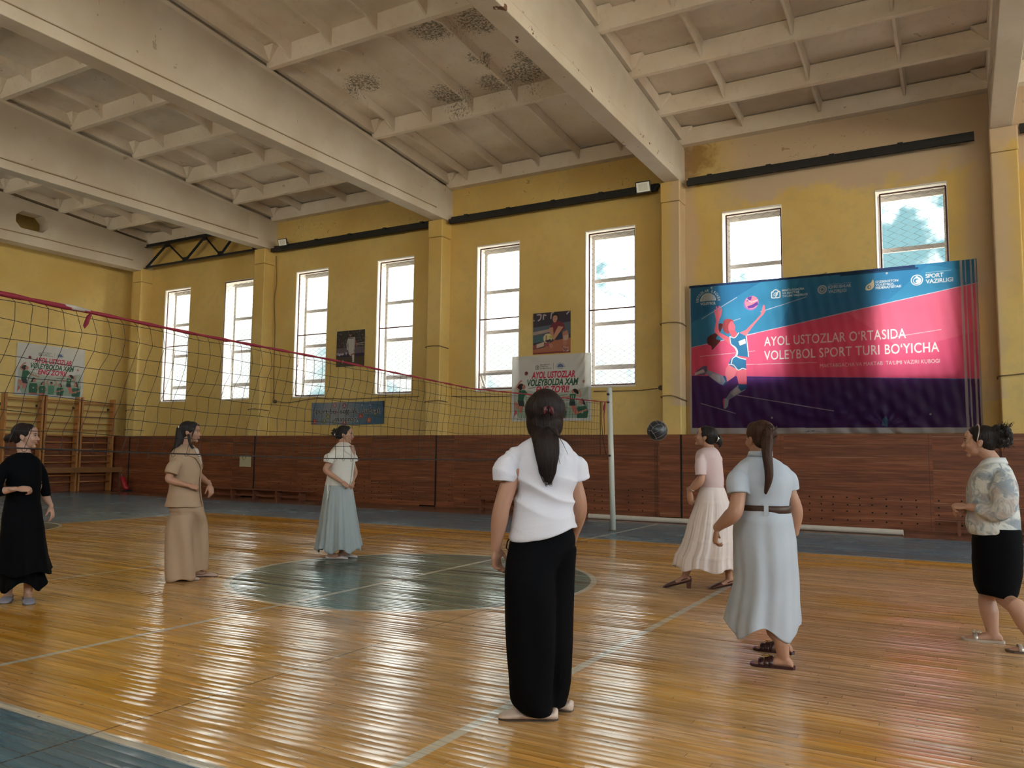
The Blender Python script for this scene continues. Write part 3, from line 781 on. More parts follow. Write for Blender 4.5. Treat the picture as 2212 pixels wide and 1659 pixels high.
# balance beam in front of the bars
t = tag(empty('balance_beam', (-23.95, 14.2, 0)), 'long brown wooden balance beam on legs in front of the climbing bars', 'balance beam')
g = G(); g.box(-.05, .05, -2.8, 2.35, .60, .765); bevel(g.obj('beam_timber', plain('brown_beam_wood', (.22, .095, .03), .4, var=.2, scale=4), t), .01)
for yy in (-2.5, 2.2):
    g = G(); g.box(-.03, .03, yy - .04, yy + .04, .05, .60); g.obj('leg', M_BENCH, t)
    g = G(); g.box(-.28, .28, yy - .05, yy + .05, 0, .05); g.obj('foot', M_BENCH, t)
# tilted red cylinder
t = tag(empty('fire_extinguisher', (-23.35, 16.2, 0)), 'dark red cylinder leaning under the balance beam by the corner column', 'cylinder')
g = G(); g.tube([(.10, .02, .07), (.03, .0, .13), (-.10, -.04, .44), (-.12, -.045, .48)], [.06, .075, .075, .04], 14); g.obj('tank', plain('red_tank', (.38, .012, .02), .4), t, True)
g = G(); g.tube([(-.12, -.045, .48), (-.15, -.05, .55)], .022, 8); g.obj('neck', plain('grey_metal', (.25, .25, .25), .4, .6), t, True)
g = G(); g.box(.0, .2, -.08, .12, 0, .05); g.obj('base_foot', M_BLACK, t)
# ------------------------------------------------------------------ benches along the lining
def bench(x0, x1, y, label, h=.27, mids=0):
    t = tag(empty('low_bench', ((x0 + x1) / 2, y, 0)), label, 'bench', 'low benches along the wall'); w = (x1 - x0) / 2
    g = G(); g.box(-w, w, -.12, .12, h - .035, h); bevel(g.obj('seat', M_BENCH, t), .008)
    n = 2 + mids
    for k in range(n):
        x = -w + .3 + (2 * w - .6) * k / (n - 1)
        g = G(); g.box(x - .025, x + .025, -.10, .10, .0, h - .035); g.obj('leg', M_BENCH, t)
    g = G(); g.box(-w + .3, w - .3, -.015, .015, .06, .11); g.obj('stretcher', M_BENCH, t)
bench(-19.5, -15.35, 16.14, 'low dark wooden bench by the wall behind the woman in beige', mids=3)
bench(-10.2, -8.0, 16.10, 'low dark bench by the wall, mostly hidden by the woman in the white T-shirt', .29)
bench(-.40, 2.0, 15.95, 'low dark bench by the wall behind the woman in the floral blouse', .30)
# spare posts lying on the floor
for xa, xb, lab in ((-6.85, -4.02, 'pale round pole lying by the wall, behind the net post'), (-3.95, -.94, 'pale round pole lying by the wall, below the large banner')):
    g = G(); g.tube([(xa, 15.40, .052), (xb, 15.33, .052)], .05, 12); tag(g.obj('loose_pole', plain('dusty_white_pole', (.62, .58, .52), .5), None, False), lab, 'pole', 'poles lying on the floor')
# paper note and switch plate on the lining
g = G(); g.box(-18.46, -18.0, 16.44, 16.453, .87, 1.17); tag(g.obj('metal_hatch', plain('cream_metal_plate', (.52, .45, .28), .5)), 'cream square plate on the wood lining under the second column', 'wall plate')
# ------------------------------------------------------------------ printed banners and posters
_tri_cache = {}
def glyph_tris(txt, bold=0.0, shear=0.0, spacing=1.0):
    key = (txt, bold, shear, spacing)
    if key in _tri_cache: return _tri_cache[key]
    cu = bpy.data.curves.new('t', 'FONT'); cu.body = txt; cu.size = 1.0; cu.offset = bold; cu.shear = shear; cu.space_character = spacing
    cu.fill_mode = 'FRONT'; cu.resolution_u = 4
    o = bpy.data.objects.new('t', cu); COL.objects.link(o)
    dg = bpy.context.evaluated_depsgraph_get()
    me = bpy.data.meshes.new_from_object(o.evaluated_get(dg))
    me.calc_loop_triangles()
    v = np.array([p.co[:2] for p in me.vertices]); t = np.array([q.vertices[:] for q in me.loop_triangles])
    tr = v[t]
    bpy.data.objects.remove(o); bpy.data.curves.remove(cu); bpy.data.meshes.remove(me)
    _tri_cache[key] = tr
    return tr
class Sheet:
    """ink on a sheet W x H metres, origin at its lower left; S samples per metre"""
    def __init__(s, W, H, S, bg):
        s.W, s.H, s.S = W, H, S; s.nx, s.ny = int(W * S) + 1, int(H * S) + 1
        s.ss = 2
        s.im = np.empty((s.ny * s.ss, s.nx * s.ss, 3)); s.im[:] = bg
        s.px = (np.arange(s.nx * s.ss) + .5) / s.ss / S; s.py = (np.arange(s.ny * s.ss) + .5) / s.ss / S
    def _win(s, x0, x1, y0, y1):
        k = s.S * s.ss
        return slice(max(0, int(x0 * k) - 1), max(0, min(s.nx * s.ss, int(x1 * k) + 2))), slice(max(0, int(y0 * k) - 1), max(0, min(s.ny * s.ss, int(y1 * k) + 2)))
    def poly(s, pts, c, a=1.0):
        P = np.asarray(pts, float); wx, wy = s._win(P[:, 0].min(), P[:, 0].max(), P[:, 1].min(), P[:, 1].max())
        X = s.px[wx][None, :]; Y = s.py[wy][:, None]
        if X.size == 0 or Y.size == 0: return s
        ins = np.zeros((Y.shape[0], X.shape[1]), bool); n = len(P)
        for i in range(n):
            x1, y1 = P[i]; x2, y2 = P[(i + 1) % n]
            if y1 == y2: continue
            ins ^= ((Y >= min(y1, y2)) & (Y < max(y1, y2))) & (X < (x2 - x1) * (Y - y1) / (y2 - y1) + x1)
        sub = s.im[wy, wx]; sub[ins] = sub[ins] * (1 - a) + np.array(c) * a
        return s
    def circ(s, x, y, r, c, a=1.0, ry=None, seg=28):
        ry = ry or r
        return s.poly([(x + r * math.cos(q), y + ry * math.sin(q)) for q in np.linspace(0, 2 * math.pi, seg, endpoint=False)], c, a)
    def line(s, pts, w, c, a=1.0):
        for (x1, y1), (x2, y2) in zip(pts[:-1], pts[1:]):
            L = math.hypot(x2 - x1, y2 - y1) or 1; nx, ny = -(y2 - y1) / L * w / 2, (x2 - x1) / L * w / 2
            s.poly([(x1 + nx, y1 + ny), (x2 + nx, y2 + ny), (x2 - nx, y2 - ny), (x1 - nx, y1 - ny)], c, a)
        return s
    def smooth(s, pts, c, m=5, a=1.0):
        P = list(pts); Q = catmull([P[-1]] + P + [P[0], P[1]], m)
        return s.poly(Q[m:-m], c, a)
    def text(s, txt, x, y, w, h, c, bold=0.0, shear=0.0, a=1.0, rot=0.0, spacing=1.0, grow=0.0):
        """fit: left edge x, baseline y, total width w, cap height h"""
        tr = glyph_tris(txt, bold + grow, shear, spacing); base = glyph_tris(txt, bold, shear, spacing)
        x0, x1 = base[:, :, 0].min(), base[:, :, 0].max(); cap = glyph_tris('H')[:, :, 1].max()
        T = tr.copy(); T[:, :, 0] = (T[:, :, 0] - x0) * (w / (x1 - x0)); T[:, :, 1] = T[:, :, 1] * (h / cap)
        cr, sr = math.cos(rot), math.sin(rot)
        X = T[:, :, 0] * cr - T[:, :, 1] * sr + x; Y = T[:, :, 0] * sr + T[:, :, 1] * cr + y
        for i in range(len(T)):
            ax, ay = X[i], Y[i]
            wx, wy = s._win(ax.min(), ax.max(), ay.min(), ay.max())
            gx = s.px[wx][None, :]; gy = s.py[wy][:, None]
            if gx.size == 0 or gy.size == 0: continue
            d = [(ax[(k + 1) % 3] - ax[k]) * (gy - ay[k]) - (ay[(k + 1) % 3] - ay[k]) * (gx - ax[k]) for k in range(3)]
            m = ((d[0] >= 0) & (d[1] >= 0) & (d[2] >= 0)) | ((d[0] <= 0) & (d[1] <= 0) & (d[2] <= 0))
            sub = s.im[wy, wx]; sub[m] = sub[m] * (1 - a) + np.array(c) * a
        return s
    def build(s, name, mat, origin, ux, fold, parent=None):
        """vertical sheet: origin + u*ux + v*z + n*fold(u, v); n points into the room"""
        C_ = s.im.reshape(s.ny, s.ss, s.nx, s.ss, 3).mean((1, 3))
        u = np.linspace(0, s.W, s.nx); v = np.linspace(0, s.H, s.ny); U, Vv = np.meshgrid(u, v)
        ux = np.array(ux, float); n = np.array([ux[1], -ux[0], 0.0])
        F, dU, dV = fold(U, Vv)
        co = np.array(origin)[None, None] + (U + dU)[..., None] * ux + n * F[..., None]; co[..., 2] += Vv + dV
        idx = np.arange(s.nx * s.ny).reshape(s.ny, s.nx)
        q = np.stack([idx[:-1, :-1], idx[:-1, 1:], idx[1:, 1:], idx[1:, :-1]], -1).reshape(-1, 4)
        me = bpy.data.meshes.new(name); nv, nf = s.nx * s.ny, len(q)
        me.vertices.add(nv); me.vertices.foreach_set('co', co.reshape(-1).astype(np.float32))
        me.loops.add(nf * 4); me.loops.foreach_set('vertex_index', q.reshape(-1).astype(np.int32))
        me.polygons.add(nf); me.polygons.foreach_set('loop_start', np.arange(0, nf * 4, 4, dtype=np.int32))
        me.polygons.foreach_set('use_smooth', np.ones(nf, bool)); me.update(calc_edges=True)
        at = me.color_attributes.new('print', 'FLOAT_COLOR', 'POINT')
        rgba = np.ones((nv, 4), np.float32); rgba[:, :3] = C_.reshape(-1, 3); at.data.foreach_set('color', rgba.reshape(-1))
        me.materials.append(mat)
        o = bpy.data.objects.new(name, me); COL.objects.link(o)
        if parent: o.parent = parent
        return o
WHT = (.86, .86, .88)
def arc_text(s, txt, cx, cy, r, h, a0, a1, c, bold=.01):
    n = len(txt)
    for i, ch in enumerate(txt):
        if ch == ' ': continue
        a = a0 + (a1 - a0) * (i + .5) / n
        w = h * (.35 if ch == 'I' else .8)
        s.text(ch, cx + r * math.cos(a) - w / 2 * math.sin(a), cy + r * math.sin(a) + w / 2 * math.cos(a) , w, h, c, bold, rot=a - math.pi / 2)
def league_logo(s, cx, cy, R, c1, c2, ctext):
    s.poly([(cx + R * math.cos(q), cy + R * math.sin(q)) for q in np.linspace(0, math.pi, 24)], c1)
    for k in range(7):
        r = R * (.92 - k * .13); x = cx + R * .10
        P_ = [(x + r * math.cos(q), cy + r * math.sin(q)) for q in np.linspace(.1, math.pi * .97, 18)]
        s.line(P_, R * .045, c2)
    arc_text(s, 'USTOZLAR LIGASI', cx, cy - R * .05, R * 1.2, R * .30, math.pi * 1.02, -.02 * math.pi, ctext)
    s.text('VOLEYBOL', cx - R * .95, cy - R * .48, R * 1.9, R * .32, ctext, .02)
def book_logo(s, x, y, w, h, c):
    lw = w * .11
    s.line([(x, y), (x, y + h * .72), (x + w * .2, y + h * .72)], lw, c); s.line([(x + w, y), (x + w, y + h * .72), (x + w * .8, y + h * .72)], lw, c)
    s.line([(x, y), (x + w * .42, y - h * .06), (x + w * .5, y + h * .05), (x + w * .58, y - h * .06), (x + w, y)], lw, c)
    s.line([(x + w * (.5 + .32 * math.cos(q)), y + h * (.68 + .28 * math.sin(q))) for q in np.linspace(-.2, math.pi + .2, 10)], lw, c)
    s.line([(x + w * .5, y), (x + w * .5, y + h * .35), (x + w * .78, y + h * .7)], lw, c); s.line([(x + w * .3, y + h * .15), (x + w * .3, y + h * .5), (x + w * .6, y + h * .62), (x + w * .72, y + h * .4), (x + w * .5, y + h * .15)], lw * .8, c)
def vball(s, x, y, r, base, seam):
    s.circ(x, y, r, base)
    for a in (.3, 2.4, 4.5):
        s.line([(x + r * t * math.cos(a + t * .9), y + r * t * math.sin(a + t * .9)) for t in np.linspace(.1, 1, 7)], r * .13, seam)
# --- the large banner
W_, H_ = 5.47, 3.25
BX, BZ = -5.13, 1.80
S1 = Sheet(W_, H_, 128, (.030, .125, .33))
def dl(x): return 1.88 + (2.80 - 1.88) * x / 5.47
S1.poly([(0, dl(0)), (W_, dl(W_)), (W_, H_), (0, H_)], (.045, .225, .44))
S1.poly([(.05, 2.43), (1.65, 3.25), (4.6, 3.25), (W_, 3.0), (W_, dl(W_)), (0, dl(0)), (0, 2.4)], (.058, .27, .50))
S1.poly([(0, 2.4), (1.65, 3.25), (0, 3.25)], (.040, .19, .40))
S1.poly([(2.35, 3.25), (4.7, 3.25), (3.9, dl(3.9)), (1.9, dl(1.9))], (.042, .19, .42), .55)
S1.poly([(0, 1.27), (W_, 1.0), (W_, dl(W_)), (0, dl(0))], (.80, .120, .245))
S1.poly([(3.2, dl(3.2)), (W_, dl(W_)), (W_, 1.9), (4.2, 1.6)], (.84, .19, .31), .6)
S1.poly([(0, 0), (W_, 0), (W_, 0.985), (0, 1.27)], (.085, .030, .155))
S1.poly([(0, 0), (2.2, 0), (3.0, 1.12), (0, 1.27)], (.105, .035, .17), .6)
PK = (.83, .17, .24)
for L_ in ([(0.28, 2.5), (1.04, 2.91)], [(1.52, 2.56), (2.45, 2.8)], [(0.95, 2.41), (1.11, 2.45)], [(.23, 1.68), (1.4, 1.74)], [(1.21, 1.46), (2.62, 1.44)], [(.24, .66), (.98, .43)], [(1.02, .82), (2.92, .45)], [(1.22, 2.08), (1.41, 2.11)], [(4.0, 1.86), (4.85, 1.96)]):
    S1.line(L_, .011, (.85, .70, .78), .8)
S1.line([(0, dl(0)), (W_, dl(W_))], .012, (.80, .75, .85), .8)
# the player: arms, ponytail, jersey, shorts, legs, socks and shoes as flat colour shapes
S1.smooth([(.65, 2.37), (.73, 2.35), (.69, 2.21), (.58, 2.05), (.68, 2.01), (.62, 1.93), (.5, 1.81), (.48, 1.89), (.4, 1.95), (.39, 2.06), (.46, 2.13), (.56, 2.17), (.64, 2.26)], (.125, .035, .035))
S1.poly([(.60, 2.62), (.59, 2.75), (.62, 2.75), (.635, 2.63), (.65, 2.76), (.68, 2.75), (.67, 2.62), (.70, 2.70), (.725, 2.68), (.70, 2.54), (.66, 2.46), (.64, 2.39), (.63, 2.28), (.67, 2.17), (.88, 2.05), (.89, 1.9), (.84, 1.94), (.56, 2.18), (.55, 2.22), (.59, 2.44), (.56, 2.6), (.545, 2.68), (.57, 2.69)], PK)
S1.poly([(1.08, 2.14), (1.22, 2.2), (1.39, 2.36), (1.53, 2.5), (1.58, 2.70), (1.61, 2.70), (1.62, 2.56), (1.58, 2.5), (1.52, 2.44), (1.39, 2.3), (1.27, 2.14), (1.22, 2.07), (1.13, 2.1)], (.87, .22, .28))
S1.smooth([(.74, 2.39), (.8, 2.46), (.9, 2.45), (.96, 2.4), (.92, 2.30), (.90, 2.2), (.84, 2.14), (.77, 2.18), (.73, 2.26)], (.40, .075, .095))
S1.smooth([(.87, 2.36), (.93, 2.41), (.97, 2.34), (.995, 2.27), (.97, 2.17), (.91, 2.14), (.86, 2.2), (.85, 2.29)], PK)
S1.poly([(.87, 2.2), (.98, 2.21), (1.04, 2.13), (1.01, 2.04), (.91, 2.08)], (.78, .14, .2))
for nm, pts, c_ in (('t', [(1.03, 1.36), (1.22, 1.36), (1.22, 1.04), (1.05, 1.05), (1.01, 1.25)], PK), ('t', [(.84, 1.47), (1.03, 1.36), (.96, 1.21), (.8, 1.1), (.77, 1.28), (.79, 1.39)], (.87, .24, .30)),
                    ('k', [(.68, 1.24), (.79, 1.21), (.81, 1.1), (.74, 1.02), (.65, 1.09)], (.03, .11, .27)), ('s', [(.78, 1.12), (.72, 1.04), (.64, 1.07), (.33, 1.32), (.32, 1.38), (.42, 1.37), (.72, 1.24)], (.30, .32, .42)),
                    ('s', [(.67, 1.09), (.56, 1.13), (.45, 1.23), (.5, 1.3), (.66, 1.24)], (.45, .45, .48)), ('h', [(.38, 1.47), (.39, 1.38), (.33, 1.27), (.08, 1.28), (.16, 1.37), (.3, 1.47)], (.13, .14, .27)), ('h', [(.30, 1.40), (.34, 1.33), (.1, 1.27), (.12, 1.33)], (.60, .58, .62)),
                    ('s', [(1.05, 1.04), (1.22, 1.01), (1.18, .92), (.84, .72), (.79, .76), (.87, .89)], (.32, .33, .43)), ('s', [(1.0, .98), (1.1, .9), (.95, .8), (.88, .86)], (.48, .48, .5)), ('k', [(1.05, 1.06), (1.22, 1.02), (1.21, .95), (1.1, .9), (1.04, .98)], (.03, .11, .27)),
                    ('h', [(.78, .76), (.84, .72), (.82, .59), (.77, .53), (.73, .55), (.74, .74)], (.42, .45, .55)), ('h', [(.73, .76), (.76, .74), (.745, .58), (.73, .56), (.715, .7)], (.75, .15, .22)),
                    ('j', [(.88, 2.08), (.97, 2.04), (1.03, 2.09), (1.07, 2.15), (1.22, 2.07), (1.24, 1.9), (1.26, 1.61), (1.13, 1.64), (1.0, 1.66), (1.01, 1.76), (.97, 1.85), (.89, 1.9)], (.045, .20, .40)),
                    ('w', [(1.01, 1.64), (1.25, 1.6), (1.23, 1.56), (.98, 1.62)], PK), ('p', [(.98, 1.66), (1.21, 1.56), (1.21, 1.36), (1.04, 1.35), (.84, 1.48), (.89, 1.6)], (.045, .20, .40)), ('b', [(1.06, 1.96), (1.2, 2.01), (1.21, 1.91), (1.09, 1.87)], (.85, .82, .76))):
    S1.poly(pts, c_)
for L_ in ([(.88, 2.08), (.97, 2.04), (1.03, 2.09), (1.07, 2.15)], [(.88, 2.08), (.90, 1.92), (.98, 1.83), (1.02, 1.74), (1.0, 1.66)], [(.91, 1.9), (1.0, 1.83), (1.04, 1.74), (1.02, 1.66), (.93, 1.6), (.90, 1.48)], [(.84, 1.48), (.95, 1.46), (1.04, 1.35), (1.13, 1.38), (1.21, 1.36)], [(.98, 1.66), (1.1, 1.60), (1.21, 1.57)], [(1.22, 2.07), (1.245, 1.85), (1.265, 1.62)]):
    S1.line(catmull(L_, 4), .016, (.88, .87, .9))
S1.circ(1.33, 2.76, .150, (.42, .18, .52)); S1.circ(1.345, 2.775, .140, (.85, .30, .42))
S1.poly([(1.27, 2.90), (1.36, 2.91), (1.33, 2.83), (1.24, 2.80)], (.17, .07, .36)); S1.poly([(1.25, 2.70), (1.36, 2.73), (1.47, 2.79), (1.48, 2.72), (1.38, 2.66), (1.28, 2.65)], (.17, .07, .36))
S1.line([(1.24, 2.86), (1.34, 2.78), (1.47, 2.82)], .012, (.92, .8, .88))
S1.text('AYOL USTOZLAR O\u2018RTASIDA', 1.59, 1.835, 2.66, .185, WHT, .004, spacing=1.06)
S1.text('VOLEYBOL SPORT TURI BO\u2018YICHA', 1.585, 1.54, 3.22, .185, WHT, .006, spacing=1.06)
S1.text('MAKTABGACHA VA MAKTAB  TA\u2018LIMI VAZIRI KUBOGI', 2.68, 1.33, 2.13, .072, WHT, -.002, a=.85, spacing=1.05)
league_logo(S1, .42, 2.885, .175, (.80, .80, .76), (.04, .13, .30), (.80, .80, .80))
book_logo(S1, 1.755, 2.84, .17, .17, WHT)
S1.text('MAKTABGACHA', 1.97, 2.955, .44, .040, WHT, .02); S1.text('VA MAKTAB', 1.97, 2.895, .34, .040, WHT, .02); S1.text('TA\u2018LIMI VAZIRLIGI', 1.97, 2.835, .50, .040, WHT, .02)
S1.circ(2.755, 2.92, .09, (.62, .62, .64)); S1.circ(2.755, 2.92, .066, (.10, .20, .38)); S1.circ(2.755, 2.92, .05, (.55, .56, .6)); S1.circ(2.755, 2.92, .026, (.12, .2, .38))
S1.text('ICHKI ISHLAR', 2.87, 2.925, .43, .058, (.62, .62, .66), .015); S1.text('VAZIRLIGI', 2.87, 2.835, .34, .058, (.62, .62, .66), .015); S1.line([(2.87, 3.01), (3.30, 3.01)], .010, (.4, .45, .55), .6)
S1.smooth([(3.56, 2.84), (3.58, 2.92), (3.66, 2.97), (3.70, 3.03), (3.72, 2.94), (3.70, 2.86), (3.62, 2.82)], (.75, .62, .42)); S1.circ(3.63, 2.885, .035, (.05, .15, .3)); S1.circ(3.635, 2.885, .02, (.75, .62, .42))
S1.text('O\u2018ZBEKISTON', 3.745, 2.955, .40, .040, WHT, .01); S1.text('VOLEYBOL', 3.745, 2.895, .33, .040, WHT, .01); S1.text('FEDERATSIYASI', 3.745, 2.835, .45, .042, WHT, .02)
S1.circ(4.47, 2.945, .105, WHT); S1.circ(4.47, 2.945, .090, (.06, .27, .5)); S1.circ(4.475, 2.935, .07, WHT); S1.circ(4.46, 2.935, .045, (.06, .27, .5)); S1.circ(4.48, 2.925, .03, WHT); S1.circ(4.47, 3.0, .022, WHT)
S1.text('SPORT', 4.62, 2.97, .30, .075, WHT, .018); S1.text('VAZIRLIGI', 4.62, 2.865, .46, .075, WHT, .018); S1.line([(4.62, 3.075), (5.05, 3.08)], .008, (.6, .8, .9), .7)
for x_, w_ in ((5.225, .038), (5.295, .014), (5.385, .026), (5.455, .03)):
    S1.poly([(x_ - w_ / 2, 0), (x_ + w_ / 2 + .01, 0), (x_ + w_ / 2 - .01, H_), (x_ - w_ / 2 - .01, H_)], (.62, .56, .60), .85)
S1.poly([(0, 0), (W_, 0), (W_, .105), (0, .13)], (.68, .66, .70)); S1.poly([(0, 0), (.045, 0), (.035, H_), (0, H_)], (.66, .66, .70)); S1.poly([(0, H_ - .05), (4.45, H_ - .05), (4.45, H_), (0, H_)], (.03, .05, .13)); S1.poly([(3.1, H_ - .095), (4.5, H_ - .095), (4.5, H_ - .05), (3.1, H_ - .05)], (.02, .04, .10), .8)
S1.line([(2.35, .04), (2.6, .05), (2.72, .02)], .006, (.05, .05, .06)); S1.line([(2.38, .02), (2.42, .055), (2.55, .06)], .006, (.05, .05, .06))
for x_, y_ in ((1.72, .33), (4.62, .36), (.5, 3.17), (3.95, 3.13)): S1.circ(x_, y_, .018, (.8, .8, .8)); S1.circ(x_, y_, .009, (.1, .1, .1))
S1.poly([(3.85, .34), (3.80, .28), (3.78, .16), (3.88, .13), (3.90, .26)], (.12, .3, .5), .7)
def fold1(U, V_):
    lo = np.clip(1.25 - V_, 0, 1.25) / 1.25
    r1 = np.hypot(U - 2.75, (V_ - 1.55) * 1.0); r2 = np.hypot(U - 3.85, (V_ - .05) * 1.2)
    F = .020 * np.sin(r1 * 19 + U * 1.5) * lo ** 1.1 * np.exp(-((U - 2.4) / 1.5) ** 2)
    F += .016 * np.sin((U * 1.0 + V_ * .9) * 17) * lo * np.exp(-((U - 3.7) / 1.1) ** 2)
    a = np.arctan2(V_ - .12, U - 3.85)
    F += .007 * np.sin(a * 12) * np.clip(r2 / .4, 0, 1) * np.exp(-(r2 / .8) ** 2)
    F += .006 * np.sin(U * 9 + 1.2 * np.sin(V_ * 2)) * (.3 + lo) + .012 * np.sin(U * 2.1 + .6) + .003 * np.sin(U * 31 + V_ * 5)
    F += .008 * np.sin(V_ * 13 + .9 * np.cos(U * 2.2)) * np.clip(V_ - 2.3, 0, 1) * np.exp(-((U - 2.6) / 1.2) ** 2)
    return F, 0 * U, -.012 * np.sin(U / 5.47 * math.pi) * (V_ > 3.2)
M_BANNER = mat_print('banner_cloth', .72, .32)
big = S1.build('sports_banner', M_BANNER, (BX, 16.93, BZ), (1, 0, 0), fold1)
tag(big, 'large pink, blue and purple volleyball cup banner covering two windows', 'banner')
for x_, z_ in ((BX + .02, BZ + 3.24), (-3.7, 5.05), (-2.3, 5.05), (-.9, 5.05), (.33, 5.03)): g = G(); g.tube([(x_, 16.92, z_), (x_, 17.05, z_ + .03)], .006, 6); g.obj('hanging_nail', M_BLACK, big)
# --- the two white posters of the same print
GR, RD, SK, DK = (.035, .135, .075), (.62, .035, .075), (.55, .24, .17), (.03, .022, .022)
def slogan_sheet():
    s = Sheet(2.13, 1.60, 150, (.72, .70, .66))
    s.poly([(.07, .07), (2.06, .07), (2.06, .80), (1.2, .66), (.9, .66), (.07, .84)], (.42, .47, .38), .75)
    s.poly([(.07, .07), (2.06, .07), (2.06, .42), (.07, .46)], (.27, .38, .28), .7)
    for k in range(26): x = .1 + (k * .37) % 1.9; y = .12 + (k * .173) % .5; s.poly([(x, y), (x + .10, y + .03), (x + .08, y + .07), (x - .03, y + .04)], [(.20, .33, .22), (.55, .57, .5), (.33, .43, .32)][k % 3], .5)
    book_logo(s, .655, 1.265, .095, .10, (.03, .03, .035))
    for i, (tx, ww) in enumerate((('MAKTABGACHA', .27), ('VA MAKTAB', .21), ('TA\u2018LIMI VAZIRLIGI', .30))): s.text(tx, .785, 1.355 - i * .046, ww, .026, (.05, .05, .06), .015)
    s.line([(1.145, 1.24), (1.145, 1.40)], .008, (.45, .2, .18))
    league_logo(s, 1.33, 1.29, .082, (.035, .075, .24), (.30, .36, .50), (.05, .10, .28))
    vball(s, .40, 1.175, .052, (.42, .08, .09), (.55, .5, .48)); s.circ(.40, 1.185, .028, (.08, .03, .04))
    s.text('AYOL USTOZLAR', .545, 1.045, 1.17, .150, (.62, .035, .085), .035, .20)
    s.text('VOLEYBOLDA XAM', .43, .865, 1.37, .150, (.030, .115, .065), .035, .20)
    s.text('ENG ZO\u2018RI!', .665, .690, .90, .150, (.62, .035, .085), .035, .20)
    for a_, b_ in (((.46, .805), (.66, .825)), ((1.62, .845), (1.75, .865)), ((1.24, .60), (1.52, .63))): s.line([a_, b_], .012, (.035, .11, .065))
    # attacker at the left
    s.smooth([(.14, .80), (.19, .90), (.28, .93), (.36, .86), (.30, .80), (.22, .76)], DK); s.circ(.335, .845, .048, SK, ry=.06)
    s.line([(.24, .74), (.12, .84), (.24, .985), (.29, 1.0)], .042, SK); s.line([(.36, .70), (.52, .64), (.72, .60)], .036, SK)
    s.poly([(.20, .76), (.36, .77), (.44, .70), (.35, .60), (.33, .50), (.17, .50), (.19, .62)], GR); s.poly([(.17, .51), (.34, .51), (.36, .36), (.20, .38)], (.03, .045, .045))
    s.poly([(.20, .44), (.10, .50), (.07, .38), (.17, .28), (.22, .37)], SK); s.poly([(.22, .38), (.34, .37), (.28, .22), (.22, .20)], (.60, .20, .16)); s.poly([(.08, .10), (.14, .10), (.15, .26), (.10, .30)], (.6, .1, .12)); s.poly([(.08, .08), (.20, .08), (.16, .2), (.1, .15)], (.65, .6, .58))
    def bust(x, y, k=1.0, flip=1, arms=True):
        s.smooth([(x - .08 * flip * k, y - .05 * k), (x - .02 * flip * k, y + .075 * k), (x + .055 * flip * k, y + .05 * k), (x + .02 * flip * k, y - .02 * k), (x - .16 * flip * k, y - .08 * k)], DK)
        s.circ(x + .028 * flip * k, y + .005 * k, .042 * k, SK, ry=.052 * k)
        s.poly([(x - .10 * k, y - .08 * k), (x + .09 * k, y - .07 * k), (x + .14 * k, y - .18 * k), (x + .10 * k, y - .34 * k), (x - .11 * k, y - .34 * k), (x - .13 * k, y - .17 * k)], GR)
        s.circ(x, y - .20 * k, .022 * k, (.6, .65, .58), .7)
        if arms: s.line([(x + .12 * k, y - .14 * k), (x + .18 * flip * k, y - .24 * k), (x + .10 * flip * k, y - .20 * k)], .034 * k, SK); s.poly([(x - .10 * k, y - .34 * k), (x + .12 * k, y - .34 * k), (x + .08 * k, y - .42 * k), (x - .12 * k, y - .41 * k)], (.50, .14, .13))
    bust(.55, .48, 1.12); bust(.83, .40, .85); bust(1.38, .385, .9, -1); bust(1.90, .43, 1.15, -1)
    s.line([(1.03, .32), (.95, .44), (1.02, .56)], .036, SK); s.line([(1.17, .32), (1.26, .44), (1.18, .56)], .036, SK); s.circ(1.10, .42, .045, SK, ry=.055); s.circ(1.10, .455, .042, DK, ry=.03); s.poly([(1.0, .36), (1.2, .36), (1.19, .08), (1.01, .08)], (.10, .27, .17)); vball(s, 1.10, .615, .045, (.6, .57, .55), (.35, .05, .08))
    s.line([(1.62, .60), (1.50, .56), (1.38, .575)], .032, SK); s.line([(1.70, .60), (1.86, .58), (1.84, .70), (1.80, .73)], .034, SK); s.circ(1.665, .70, .042, SK, ry=.05); s.smooth([(1.66, .74), (1.73, .76), (1.80, .70), (1.80, .63), (1.72, .66)], DK)
    s.poly([(1.58, .64), (1.74, .64), (1.71, .44), (1.58, .45)], GR); s.poly([(1.57, .46), (1.72, .46), (1.73, .36), (1.57, .36)], (.03, .045, .045)); s.poly([(1.60, .36), (1.74, .36), (1.80, .20), (1.70, .17)], (.58, .18, .14)); s.text('11', 1.62, .54, .06, .06, (.6, .65, .58), .02)
    vball(s, 1.93, .93, .035, (.55, .25, .24), (.6, .55, .5))
    s.poly([(0, 0), (2.13, 0), (2.13, .065), (0, .065)], (.66, .66, .68)); s.poly([(0, 0), (.062, 0), (.062, .85), (0, .85)], (.64, .64, .66)); s.poly([(2.07, 0), (2.13, 0), (2.13, 1.6), (2.07, 1.6)], (.64, .63, .63))
    return s
def fold2(U, V_):
    F = .006 * np.sin(U * 5 + V_ * 2) + .008 * np.sin((U * 1.2 - V_) * 22) * np.exp(-((U - 1.95) / .22) ** 2) + .004 * np.sin(V_ * 18 + U * 6) * np.exp(-((U - .35) / .5) ** 2)
    return F, 0 * U, 0 * U
M_POSTER = mat_print('poster_vinyl', .25, .45)
sl = slogan_sheet()
o = tag(sl.build('slogan_poster', M_POSTER, (-9.65, 17.03, 2.12), (1, 0, 0), fold2), 'white AYOL USTOZLAR poster between the fifth and sixth windows', 'poster', 'matching slogan posters')
